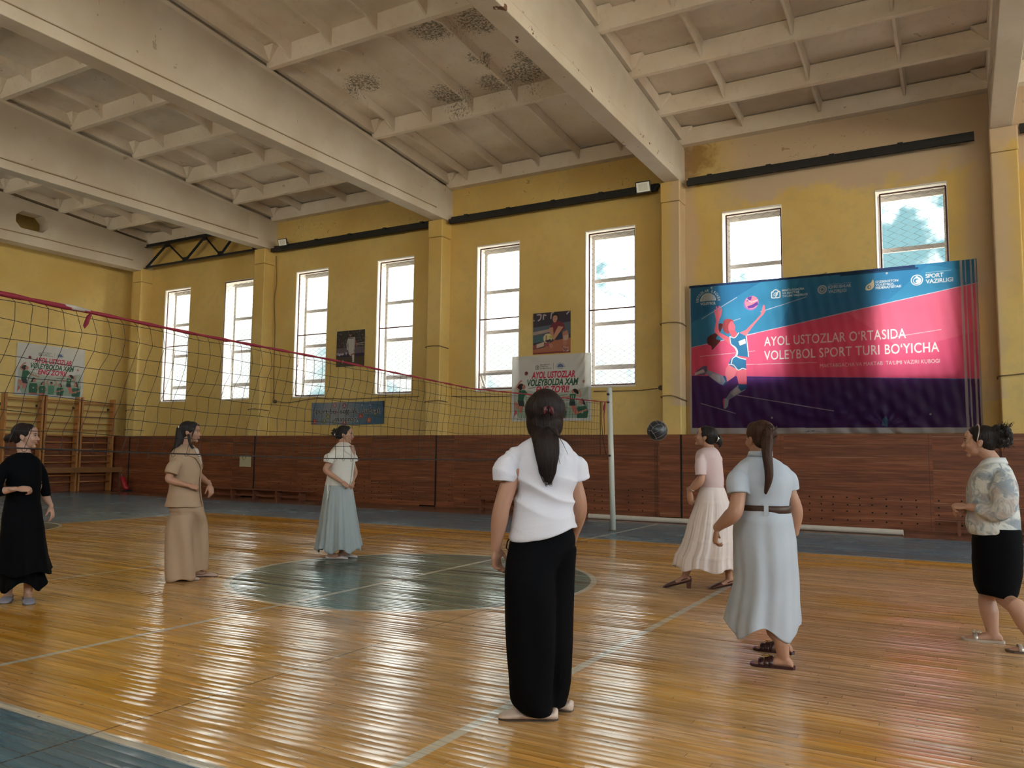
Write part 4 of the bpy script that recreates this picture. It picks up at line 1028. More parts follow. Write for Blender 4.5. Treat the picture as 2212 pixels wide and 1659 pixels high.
o = tag(sl.build('slogan_poster', M_POSTER, (XL + .02, 13.36, 2.94), (0, 1, 0), fold2), 'white AYOL USTOZLAR poster on the end wall above the climbing bars', 'poster', 'matching slogan posters')
# --- photo posters
rr = random.Random(3)
s = Sheet(1.02, 1.02, 150, (.045, .035, .04))
for k in range(170): x, y = rr.random() * 1.02, .55 + rr.random() * .47; v = rr.uniform(.03, .17); s.circ(x, y, rr.uniform(.008, .02), (v, v * .95, v * .85))
s.poly([(0, .33), (1.02, .36), (1.02, .55), (0, .53)], (.13, .10, .12)); s.poly([(0, .26), (1.02, .28), (1.02, .37), (0, .36)], (.035, .025, .06)); s.poly([(0, 0), (1.02, 0), (1.02, .28), (0, .27)], (.075, .055, .04))
s.text('Oghab', .02, .335, .26, .060, (.55, .52, .55), .03); s.text('V', .33, .33, .07, .08, (.5, .5, .52), .04)
s.line([(.62, .63), (1.02, .66)], .014, (.5, .45, .45)); s.line([(.72, .61), (1.0, .59)], .012, (.35, .3, .3))
s.line([(.42, .78), (.385, .62), (.41, .47)], .045, (.42, .40, .38)); s.line([(.66, .76), (.72, .62), (.75, .55)], .05, (.28, .10, .10))
s.poly([(.42, .82), (.66, .83), (.66, .50), (.63, .42), (.45, .42), (.44, .5)], (.48, .44, .42)); s.poly([(.45, .44), (.64, .46), (.67, .36), (.52, .30), (.47, .34)], (.44, .40, .39)); s.poly([(.52, .34), (.66, .38), (.66, .28), (.58, .24)], (.28, .10, .09))
s.poly([(.58, .32), (.66, .33), (.66, .12), (.60, .11)], (.5, .47, .43)); s.poly([(.56, .11), (.66, .12), (.66, .085), (.62, .08)], (.03, .03, .03)); s.circ(.50, .90, .045, (.30, .15, .14), ry=.055); s.circ(.51, .935, .045, (.05, .03, .03), ry=.03); s.line([(.44, .80), (.62, .80)], .02, (.05, .04, .05)); vball(s, .25, .145, .04, (.5, .48, .48), (.1, .1, .1))
def flat(U, V_): return .003 * np.sin(U * 4 + V_ * 3), 0 * U, 0 * U
M_PHOTO = mat_print('photo_paper', 0.0, .35)
tag(s.build('photo_poster', M_PHOTO, (-15.39, 17.035, 3.72), (1, 0, 0), flat), 'dark photo poster of a player in a white kit, between the third and fourth windows', 'poster')
s = Sheet(1.01, 1.01, 150, (.045, .035, .05))
s.poly([(0, .35), (1.01, .45), (1.01, .75), (0, .66)], (.09, .11, .14)); s.poly([(0, .55), (.6, .62), (.6, .55), (0, .47)], (.36, .27, .24)); s.poly([(0, .28), (.55, .32), (.55, .45), (0, .42)], (.06, .13, .15))
s.poly([(0, 0), (1.01, 0), (1.01, .36), (.6, .33), (.3, .16), (0, .12)], (.38, .13, .075)); s.poly([(0, 0), (1.01, 0), (1.01, .05), (0, .04)], (.22, .05, .045))
for P_ in ([(.10, .97), (.22, .97), (.20, .86), (.13, .82)], [(.28, .84), (.28, .96), (.36, .94)], [(.48, .85), (.50, .99), (.56, 1.0)], [(.90, .93), (.98, 1.0)], [(0, .84), (.04, .83)]): s.line(P_, .032, (.42, .36, .38))
s.poly([(.46, .66), (.56, .78), (.72, .78), (.84, .70), (.86, .58), (.74, .50), (.66, .36), (.52, .42)], (.17, .025, .045)); s.poly([(.60, .45), (.78, .52), (.80, .34), (.62, .32)], (.035, .035, .06))
s.poly([(.44, .63), (.54, .64), (.56, .45), (.52, .38), (.46, .42)], (.48, .23, .15)); s.poly([(.68, .66), (.82, .63), (.70, .48), (.58, .33), (.52, .36), (.60, .52)], (.50, .25, .16))
s.poly([(.80, .50), (.92, .55), (.97, .40), (.90, .18), (.82, .20), (.80, .34)], (.42, .17, .12)); s.poly([(.82, .42), (.95, .44), (.94, .32), (.83, .30)], (.48, .33, .27)); s.poly([(.08, .24), (.32, .30), (.34, .20), (.10, .15)], (.55, .42, .34)); s.poly([(0, .22), (.1, .25), (.1, .15), (0, .13)], (.28, .07, .08)); s.poly([(.3, .28), (.48, .32), (.44, .18), (.3, .2)], (.26, .07, .08))
s.smooth([(.52, .88), (.56, .97), (.65, .97), (.70, .88), (.66, .80), (.55, .80)], DK); s.smooth([(.53, .86), (.57, .92), (.64, .91), (.66, .84), (.61, .76), (.55, .77)], (.50, .24, .17)); s.circ(.565, .865, .010, DK); s.circ(.615, .87, .010, DK); s.line([(.565, .80), (.60, .805)], .008, (.25, .08, .07))
s.circ(.40, .38, .115, (.60, .50, .28)); s.poly([(.32, .32), (.48, .36), (.50, .30), (.40, .265)], (.07, .03, .06)); s.line([(.36, .45), (.36, .33)], .02, (.07, .04, .05)); s.poly([(.44, .44), (.54, .42), (.53, .37), (.45, .38)], (.42, .36, .06)); s.line([(.45, .24), (.50, .14)], .03, (.5, .22, .15)); s.line([(.48, .26), (.54, .17)], .02, (.5, .22, .15))
for k in range(26): s.circ(.80 + rr.random() * .16, .04 + rr.random() * .12, .013, [(.15, .08, .1), (.4, .25, .25), (.55, .45, .42)][k % 3])
tag(s.build('photo_poster', M_PHOTO, (-9.07, 17.035, 3.75), (1, 0, 0), flat), 'photo poster of a volleyball player in dark red, above the white poster', 'poster')
# --- the small blue slogan banner
s = Sheet(2.64, .625, 150, (.16, .20, .24))
for k in range(40): x = k / 40; s.poly([(x * 2.64, 0), ((x + .03) * 2.64, 0), ((x + .03) * 2.64 + .1, .625), (x * 2.64 + .1, .625)], tuple(np.array((.05, .12, .19)) * (1 - math.exp(-((x - .32) / .3) ** 2)) + np.array((.26, .27, .29)) * math.exp(-((x - .32) / .3) ** 2)))
s.poly([(2.56, .625), (2.60, .45), (2.62, .2), (2.64, 0), (2.64, .625)], (.02, .02, .05))
for x, y, c_ in ((.14, .09, (.50, .06, .03)), (.50, .10, (.16, .17, .08)), (.63, .24, (.16, .17, .07)), (.87, .08, (.15, .16, .09)), (.88, .36, (.28, .13, .14)), (.87, .55, (.32, .14, .18)), (1.23, .53, (.22, .08, .14)), (1.25, .07, (.40, .05, .05)), (1.83, .24, (.45, .05, .04)), (2.11, .12, (.48, .09, .03)), (2.33, .30, (.10, .13, .06)), (1.72, .10, (.06, .12, .2)), (1.86, .54, (.08, .14, .25)), (2.14, .54, (.08, .14, .25))):
    s.circ(x, y, .076, c_, ry=.072); s.line([(x - .03, y - .03), (x + .005, y + .005), (x - .005, y + .045)], .016, (.55, .5, .4)); s.line([(x + .005, y), (x + .035, y - .035)], .014, (.55, .5, .4))
for tx, x, y, ww in (('Sport bu- sog`lik, qudrat,', .07, .315, 2.46, ), ('matonat', .88, .10, .80)):
    s.text(tx, x, y, ww, .135, (.50, .48, .47), .01, grow=.035); s.text(tx, x, y, ww, .135, (.012, .012, .016), .012)
def fold3(U, V_): return .010 + .006 * np.sin(U * 5 + V_ * 2), 0 * U, -.02 * np.sin(U / 2.64 * math.pi) * (1 - V_)
tag(s.build('slogan_banner', M_PHOTO, (-16.25, 17.03, 2.10), (1, 0, 0), fold3), 'small blue slogan banner with black text and red balls, below the third and fourth windows', 'banner')
# ------------------------------------------------------------------ people
def ring_loft(rings, cap=True):
    """rings: list of (n,3) arrays -> closed (verts, faces)"""
    n = len(rings[0]); vs = [tuple(p) for r in rings for p in r]; fs = []
    for i in range(len(rings) - 1):
        for k in range(n): fs.append((i * n + k, i * n + (k + 1) % n, (i + 1) * n + (k + 1) % n, (i + 1) * n + k))
    if cap:
        fs.append(tuple(range(n - 1, -1, -1))); fs.append(tuple((len(rings) - 1) * n + k for k in range(n)))
    return vs, fs
def limb(pts, rads, m=4, n=14, flat=1.0, fdir=None, round_ends=True, cap_end=True):
    """smooth tapered tube; flat<1 squashes it along fdir"""
    P = np.array([list(p) + [r] for p, r in zip(pts, rads)], float)
    Q = catmull(P, m) if len(P) > 2 else P
    pos_, rad = Q[:, :3], np.maximum(Q[:, 3], .002)
    T = np.gradient(pos_, axis=0); T /= np.linalg.norm(T, axis=1)[:, None] + 1e-9
    ref = np.array(fdir, float) if fdir is not None else (np.array([0, 1., 0]) if abs(T[0][1]) < .9 else np.array([1., 0, 0]))
    rings = []
    a = ref - T[0] * (ref @ T[0]); a /= np.linalg.norm(a)
    q = np.linspace(0, 2 * math.pi, n, endpoint=False)
    def ring(c, t, r):
        nonlocal a
        a = a - t * (a @ t); a /= np.linalg.norm(a) + 1e-9; b = np.cross(t, a)
        return c + np.outer(np.cos(q) * r * flat, a) + np.outer(np.sin(q) * r, b)
    if round_ends:
        for e in (.97, .75, .42): rings.append(ring(pos_[0] - T[0] * rad[0] * e, T[0], rad[0] * math.sqrt(1 - e * e)))
    for i in range(len(pos_)): rings.append(ring(pos_[i], T[i], rad[i]))
    if round_ends and cap_end:
        for e in (.42, .75, .97): rings.append(ring(pos_[-1] + T[-1] * rad[-1] * e, T[-1], rad[-1] * math.sqrt(1 - e * e)))
    return ring_loft(rings)
def ellip(c, r, R=None, n=16, m=11):
    vs = []; fs = []
    for j in range(1, m):
        a = math.pi * j / m
        for i in range(n):
            b = 2 * math.pi * i / n; vs.append((r[0] * math.sin(a) * math.cos(b), r[1] * math.sin(a) * math.sin(b), r[2] * math.cos(a)))
    vs.append((0, 0, r[2])); vs.append((0, 0, -r[2])); t, b_ = len(vs) - 2, len(vs) - 1
    for j in range(m - 2):
        for i in range(n): fs.append((j * n + i, (j + 1) * n + i, (j + 1) * n + (i + 1) % n, j * n + (i + 1) % n))
    for i in range(n): fs.append((t, i, (i + 1) % n)); fs.append((b_, (m - 2) * n + (i + 1) % n, (m - 2) * n + i))
    V_ = np.array(vs)
    if R is not None: V_ = V_ @ np.array(R).T
    return [tuple(p) for p in (V_ + np.array(c))], fs
def zloft(rings, n=40, m=3, k=2.3, cap=True, scale=1.0, mod=None):
    """horizontal superellipse rings (cx, cy, z, a, b), top or bottom first"""
    Q = catmull(rings, m); out = []
    q = np.linspace(0, 2 * math.pi, n, endpoint=False)
    for i, (cx, cy, z, a, b) in enumerate(Q):
        c, s_ = np.cos(q), np.sin(q); rr_ = 1.0 / (np.abs(c) ** k + np.abs(s_) ** k) ** (1 / k)
        f = mod(q, i / (len(Q) - 1), z) if mod is not None else 1.0
        dz = 0 * q
        if isinstance(f, tuple): f, dz = f
        out.append(np.stack([cx + a * scale * rr_ * c * f, cy + b * scale * rr_ * s_ * f, z + dz], 1))
    return ring_loft(out, cap)
def fuse(name, pieces, voxel, mat, parent, smooth=2, disp=None, fac=.5):
    """one continuous closed surface round all the pieces"""
    g = G(); g.merge(pieces)
    me = bpy.data.meshes.new('tmp'); me.from_pydata(g.v, [], g.f)
    bm = bmesh.new(); bm.from_mesh(me)
    bmesh.ops.triangulate(bm, faces=bm.faces[:]); bmesh.ops.recalc_face_normals(bm, faces=bm.faces[:]); bm.to_mesh(me); bm.free()
    o = bpy.data.objects.new('tmp', me); COL.objects.link(o)
    r = o.modifiers.new('r', 'REMESH'); r.mode = 'VOXEL'; r.voxel_size = voxel; r.use_smooth_shade = True
    if smooth: s_ = o.modifiers.new('s', 'SMOOTH'); s_.iterations = smooth; s_.factor = fac
    dg = bpy.context.evaluated_depsgraph_get()
    out = bpy.data.meshes.new_from_object(o.evaluated_get(dg)); out.name = name
    bpy.data.objects.remove(o); bpy.data.meshes.remove(me)
    if disp is not None:
        n = len(out.vertices); co = np.empty(n * 3, np.float32); out.vertices.foreach_get('co', co); co = co.reshape(-1, 3).astype(float)
        nr = np.empty(n * 3, np.float32); out.vertices.foreach_get('normal', nr); nr = nr.reshape(-1, 3)
        co = disp(co, nr); out.vertices.foreach_set('co', co.reshape(-1).astype(np.float32)); out.update()
    out.polygons.foreach_set('use_smooth', [True] * len(out.polygons))
    out.materials.clear(); out.materials.append(mat)
    ob = bpy.data.objects.new(name, out); COL.objects.link(ob); ob.parent = parent
    return ob
def creases(seed, amp, dirs, fr=(14, 30), zlo=None, zhi=None):
    """cloth folds: ridged waves running across the given directions"""
    rg = np.random.default_rng(seed); W = []
    for d in dirs:
        d = np.array(d, float)
        for _ in range(2): W.append((d * rg.uniform(*fr) / np.linalg.norm(d), rg.uniform(0, 6.28), rg.uniform(.5, 1), rg.normal(0, 3.2, 3), rg.uniform(0, 6.28)))
    def f(co, nr):
        s_ = np.zeros(len(co))
        for kx, p, a, kw, pw in W:
            wv = np.sin(co @ kw + pw)
            s_ += a * (1 - 2 * np.abs(np.sin(co @ kx * .5 + p + 1.3 * wv))) * (.35 + .65 * (wv * .5 + .5))
        s_ *= amp / max(1, len(W)) ** .5
        if zlo is not None: s_ *= np.clip((co[:, 2] - zlo[0]) / (zlo[1] - zlo[0]), 0, 1)
        return co + nr * s_[:, None]
    return f
SKIN = {}
def skin_mat(name, c):
    m, b = new_mat(name); P, x, y, z = objpos()
    n = noise(P, 5.0, 2.0); 
    setp(b, Base_Color=mix(n, tuple(v * .86 for v in c), tuple(min(1, v * 1.12) for v in c)), Roughness=.48, Normal=bump(noise(P, 90.0, 1.0), 1.0, .0006))
    b.inputs['Specular IOR Level'].default_value = .4
    return m
def hair_mat(name, c, c2):
    m, b = new_mat(name); P, x, y, z = objpos()
    st = noise(comb(x * 60.0, y * 60.0, z * 3.0), 1.6, 2.0, .6)
    setp(b, Base_Color=mix(st, c, c2), Roughness=.55, Normal=bump(st, 1.0, .006))
    b.inputs['Specular IOR Level'].default_value = .22
    return m
def cloth_mat(name, c, rough=.85, weave=.0008, var=.08, sheen=.0):
    m, b = new_mat(name); P, x, y, z = objpos()
    n = noise(P, 7.0, 2.0)
    setp(b, Base_Color=mix(n, tuple(v * (1 - var) for v in c), tuple(min(1, v * (1 + var)) for v in c)), Roughness=rough, Normal=bump(noise(P, 150.0, 1.0), 1.0, weave))
    b.inputs['Specular IOR Level'].default_value = .2
    return m
SK_A = skin_mat('skin_light', (.50, .285, .205)); SK_B = skin_mat('skin_tan', (.43, .225, .150))
H_BLACK = hair_mat('black_hair', (.008, .006, .006), (.030, .022, .020)); H_BROWN = hair_mat('dark_brown_hair', (.016, .008, .006), (.075, .032, .020)); H_DEEP = hair_mat('brown_black_hair', (.007, .004, .004), (.026, .014, .012))
M_EYEW = plain('eye_white', (.62, .58, .55), .3); M_IRIS = plain('dark_iris', (.02, .012, .01), .25); M_LIP = plain('lip', (.36, .10, .085), .4); M_TEETH = plain('teeth', (.72, .70, .66), .35); M_NAIL = plain('nail', (.45, .10, .16), .3)
M_SILVER = plain('silver_metal', (.62, .60, .55), .25, 1.0); M_GOLD = plain('gold_metal', (.70, .48, .18), .25, 1.0)
def nrm(v): v = np.array(v, float); return v / (np.linalg.norm(v) + 1e-9)
def head_frame(hf, tilt=0.0):
    f = nrm(hf); up = np.array([0, 0, 1.0]); r = nrm(np.cross(f, up)); u = np.cross(r, f)
    if tilt: r, u = r * math.cos(tilt) + u * math.sin(tilt), u * math.cos(tilt) - r * math.sin(tilt)
    return np.stack([r, f, u], 1)      # columns: right, forward, up
def head_pieces(c, R, neck, k=1.0):
    c = np.array(c); out = []
    def E(p, r): out.append(ellip(c + R @ (np.array(p) * k), np.array(r) * k, R))
    E((0, -.016, .026), (.074, .091, .082)); E((0, .028, -.012), (.061, .060, .088)); E((0, .030, -.055), (.047, .050, .043)); E((0, .066, -.090), (.020, .018, .016))
    E((0, .060, .045), (.056, .030, .040)); E((0, .078, .019), (.047, .012, .009))
    for s_ in (-1, 1):
        E((s_ * .034, .062, -.026), (.023, .024, .024)); E((s_ * .074, -.004, -.010), (.007, .017, .030)); E((s_ * .078, -.012, -.004), (.006, .014, .022)); E((s_ * .030, .0775, .004), (.013, .008, .010))
        E((s_ * .009, .096, -.030), (.008, .010, .007))
    out.append(limb([c + R @ (np.array(p) * k) for p in ((0, .080, .016), (0, .092, -.006), (0, .104, -.027))], [.0075 * k, .009 * k, .0105 * k], 3, 10))
    E((0, .084, -.050), (.022, .012, .005)); E((0, .083, -.060), (.019, .012, .006))
    nb = np.array(neck); h0 = c + R @ (np.array((0, -.022, -.055)) * k)
    out.append(limb([h0, h0 * .5 + nb * .5 + R[:, 1] * -.004, nb, nb + np.array((0, 0, -.06))], [.052 * k, .050 * k, .054 * k, .075 * k], 4, 18))
    return out
def hand_pieces(w, tip, palm, side, k=1.0, curl=.5, spread=.12):
    """w wrist, tip roughly the fingertips, palm = direction the palm faces; side -1 left, +1 right"""
    w = np.array(w, float); d = nrm(np.array(tip, float) - w); p = nrm(np.array(palm, float) - d * (np.array(palm, float) @ d))
    t = np.cross(p, d) * (1 if side < 0 else -1)      # towards the thumb
    out = []; kk = k
    out.append(limb([w - d * .03 * kk, w + d * .012 * kk, w + d * .045 * kk, w + d * .082 * kk], [.022 * kk, .026 * kk, .039 * kk, .037 * kk], 4, 14, .42, p))
    out.append(limb([w + d * .02 * kk + t * .015 * kk + p * .004, w + d * .055 * kk + t * .027 * kk + p * .007], [.014 * kk, .012 * kk], 3, 10))
    for i, (off, L, r) in enumerate(((.028, .072, .0088), (.0095, .079, .0090), (-.0095, .073, .0085), (-.027, .058, .0076))):
        b = w + d * (.084 - abs(off - .005) * .25) * kk + t * off * kk; dd = nrm(d + t * off * spread * 12)
        c = curl * (1 + .22 * i); q = b; pts = [b - dd * .015 * kk, b]
        ang = c * .55
        for fr, inc in ((.45, c * .9), (.30, c * .7), (.25, c * .4)):
            q = q + (dd * math.cos(ang) + p * math.sin(ang)) * L * fr * kk; pts.append(q); ang += inc
        out.append(limb(pts, [r * kk * v for v in (1.05, 1.05, .98, .92, .80)], 2, 9))
    tb = w + d * .022 * kk + t * .022 * kk + p * .006 * kk; td = nrm(t * .72 + d * .85 + p * .35)
    t1 = tb + td * .034 * kk; td2 = nrm(t * .25 + d * .95 + p * .45); t2 = t1 + td2 * .028 * kk; t3 = t2 + nrm(td2 + p * .3) * .022 * kk
    out.append(limb([tb - td * .012 * kk, tb, t1, t2, t3], [.012 * kk, .0125 * kk, .0108 * kk, .0095 * kk, .0078 * kk], 2, 10))
    return out
def foot_pieces(an, toe, k=1.0, lift=0.0, pitch=0.0, w=1.0, h=1.0, z0=.004):
    """heel-to-toe rings; ankle position gives the place, toe the heading"""
    an = np.array(an, float); d = np.array(toe, float) - an; d[2] = 0; d = nrm(d); s_ = np.array([d[1], -d[0], 0]); out = []
    base = np.array([an[0], an[1], z0 + lift])
    prof = [(-.060, .018, .030, .006), (-.052, .028, .050, 0), (-.030, .034, .072, 0), (.0, .034, .082, 0), (.035, .034, .070, 0), (.075, .038, .052, 0), (.115, .043, .038, 0), (.150, .042, .027, 0), (.172, .034, .020, 0), (.184, .018, .012, .003)]
    q = np.linspace(0, 2 * math.pi, 16, endpoint=False)
    for x, hw, ht, zb in prof:
        c_ = base + d * x * k; up = np.array([0, 0, 1.0]); 
        zz = (np.sin(q) * .5 + .5) ** .9
        lat = np.cos(q) * hw * k * w * np.where(np.sin(q) < 0, 1.0, .88)
        extra = pitch * x * k
        out.append(c_ + np.outer(lat, s_) + np.outer(zb + zz * ht * k * h - 0 * q + extra + 0 * q, up))
    return [ring_loft(out)]
def leg_pieces(hip, kn, an, k=1.0, skirt=None):
    hip, kn, an = (np.array(v, float) for v in (hip, kn, an))
    P_ = [hip, hip * .5 + kn * .5, kn, kn * .62 + an * .38, kn * .25 + an * .75, an.copy()]; r = [(.088 if skirt else .062) * k, .068 * k, .054 * k, .056 * k, .040 * k, .034 * k]
    if skirt:      # under a skirt the thighs stay inside the cloth
        Q = catmull(P_, 4); rr_ = np.interp(np.linspace(0, 5, len(Q)), range(6), r); S_ = np.array(sorted(skirt, key=lambda q: q[2])); hem = S_[0, 2]
        for i, q in enumerate(Q):
            if q[2] > hem - .02:
                cx, cy, a, b = (np.interp(q[2], S_[:, 2], S_[:, j]) for j in (0, 1, 3, 4)); rr_[i] = min(rr_[i], a * .42, b * .42)
                a2, b2 = max(.01, a * .86 - rr_[i] - .012), max(.01, b * .86 - rr_[i] - .012); e = math.hypot((q[0] - cx) / a2, (q[1] - cy) / b2)
                if e > 1: q[0] = cx + (q[0] - cx) / e; q[1] = cy + (q[1] - cy) / e
        P_, r = [Q[i] for i in range(len(Q))], list(rr_)
        return [limb(P_, r, 1, 18)]
    return [limb(P_, r, 5, 18)]
def arm_pieces(sh, el, wr, k=1.0, nk=None):
    sh, el, wr = (np.array(v, float) for v in (sh, el, wr))
    if nk is not None: sh[:2] = sh[:2] * .86 + np.array(nk[:2]) * .14
    sh[2] -= .040
    return [limb([sh, sh * .6 + el * .4, el * .92 + sh * .08, el * .7 + wr * .3, wr * .8 + el * .2, wr], [.036 * min(k, 1.12), .040 * min(k, 1.15), .038 * k, .0385 * k, .027 * k, .0235 * k], 5, 16)]
def person(key, label, sk, body_k=1.0, arm_k=1.0, hf=(0, 1, 0), hk=1.0, palmL=(1, 0, 0), palmR=(-1, 0, 0), curl=(.5, .5), legs=True, pitch=(0, 0), lift=(0, 0), htilt=0.0, vox=.0055, smile=False, foot_k=1.0):
    D = PEOPLE[key]; J = D['J']
    for q_ in ('slL', 'slR'): D[q_][0][2] -= .024
    root = tag(empty('person', (D['P'][0], D['P'][1], 0), D['rz']), label, 'person', 'women on the court')
    R = head_frame(hf, htilt); pcs = head_pieces(J['head'], R, J['neck'], hk)
    top = D['top']; pcs.append(zloft(top, 28, 2, 2.2, True, .80))
    if legs:
        pl = np.array(J['pel']); pcs.append(ellip(pl, (.11 * body_k, .09 * body_k, .11)))
        pcs += leg_pieces(J['hipL'], J['knL'], J['anL'], body_k, D.get('skirt')) + leg_pieces(J['hipR'], J['knR'], J['anR'], body_k, D.get('skirt'))
    pcs += foot_pieces(J['anL'], J['toeL'], foot_k, lift[0], pitch[0]) + foot_pieces(J['anR'], J['toeR'], foot_k, lift[1], pitch[1])
    pcs += arm_pieces(J['shL'], J['elL'], J['wrL'], arm_k, J['neck']) + arm_pieces(J['shR'], J['elR'], J['wrR'], arm_k, J['neck'])
    pcs += hand_pieces(J['wrL'], J['tipL'], palmL, -1, .98, curl[0]) + hand_pieces(J['wrR'], J['tipR'], palmR, 1, .98, curl[1])
    body = fuse('body', pcs, vox, sk, root, 2)
    c = np.array(J['head'])
    def at(*p): return c + R @ (np.array(p) * hk)
    g = G()
    for s_ in (-1, 1):
        v, f = ellip(at(s_ * .0305, .0775, .004), np.array((.0115, .0085, .0055)) * hk, R, 12, 8); g.add(v, f, 0)
        v, f = ellip(at(s_ * .0305, .0835, .004), np.array((.0052, .0035, .0050)) * hk, R, 10, 7); g.add(v, f, 1)
    g.obj('eyes', [M_EYEW, M_IRIS], body, True)
    g = G()
    for s_ in (-1, 1):
        v, f = limb([at(s_ * .014, .0895, .021), at(s_ * .030, .0885, .026), at(s_ * .046, .0755, .020)], [.0022 * hk, .0030 * hk, .0016 * hk], 3, 6); g.add(v, f)
        v, f = limb([at(s_ * .018, .0850, .0085), at(s_ * .030, .0868, .0115), at(s_ * .043, .0785, .0075)], [.0012 * hk, .0016 * hk, .0012 * hk], 3, 5); g.add(v, f)
    g.obj('eyebrows_and_lashes', H_BLACK, body, True)
    g = G()
    v, f = limb([at(-.021, .0855, -.0505), at(-.007, .0965, -.0485), at(0, .0970, -.0500), at(.007, .0965, -.0485), at(.021, .0855, -.0505)], [.0018, .0038, .0034, .0038, .0018], 3, 8); g.add(v, f)
    dz = -.010 if smile else 0
    v, f = limb([at(-.020, .0850, -.0520), at(0, .0950, -.0585 + dz), at(.020, .0850, -.0520)], [.0018, .0048, .0018], 4, 8); g.add(v, f)
    g.obj('lips', M_LIP, body, True)
    if smile:
        g = G(); v, f = ellip(at(0, .0885, -.0560), np.array((.016, .006, .0055)), R, 10, 7); g.add(v, f); g.obj('teeth', M_TEETH, body, True)
    return root, body, D, J, R, at
def hair_cap(at, R, hk, extra=(), front=.0, low=True):
    p = [ellip(at(0, -.030, .036), np.array((.083, .087, .084)) * hk, R), ellip(at(0, -.050, .000), np.array((.074, .062, .070)) * hk, R), ellip(at(0, .018 + front, .068), np.array((.069, .058, .047)) * hk, R)]
    for s_ in (-1, 1): p.append(ellip(at(s_ * .060, -.004 + front * .5, .034), np.array((.022, .048, .044)) * hk, R))
    return p + list(extra)
def strands(paths, r, name, mat, parent, n=5):
    g = G()
    for P_ in paths:
        k = len(P_); g.tube([tuple(q) for q in catmull(P_, 3)], [r * (1 - .7 * i / (3 * (k - 1))) for i in range(3 * (k - 1) + 1)], n, caps=False)
    return g.obj(name, mat, parent, True)
def sheet_hair(rings, seed, nrad=9, k=2.0):
    """hanging hair: many overlapping locks following the given rings"""
    rg = np.random.default_rng(seed); Q = np.array(rings, float); out = [zloft(rings, 24, 3, 2.2, True, .80)]
    for i in range(nrad * 2):
        a = 2 * math.pi * (i + rg.uniform(-.3, .3)) / (nrad * 2); pts = []; rd = []
        end = len(Q) - rg.integers(0, 3)
        for j, (cx, cy, z, A, B) in enumerate(Q[:max(3, end)]):
            pts.append((cx + A * .72 * math.cos(a), cy + B * .72 * math.sin(a), z + rg.uniform(-.01, .01))); rd.append(max(.003, min(A, B * 1.3) * .36))
        rd[-1] = .003
        out.append(limb(pts, rd, 3, 8))
    return out
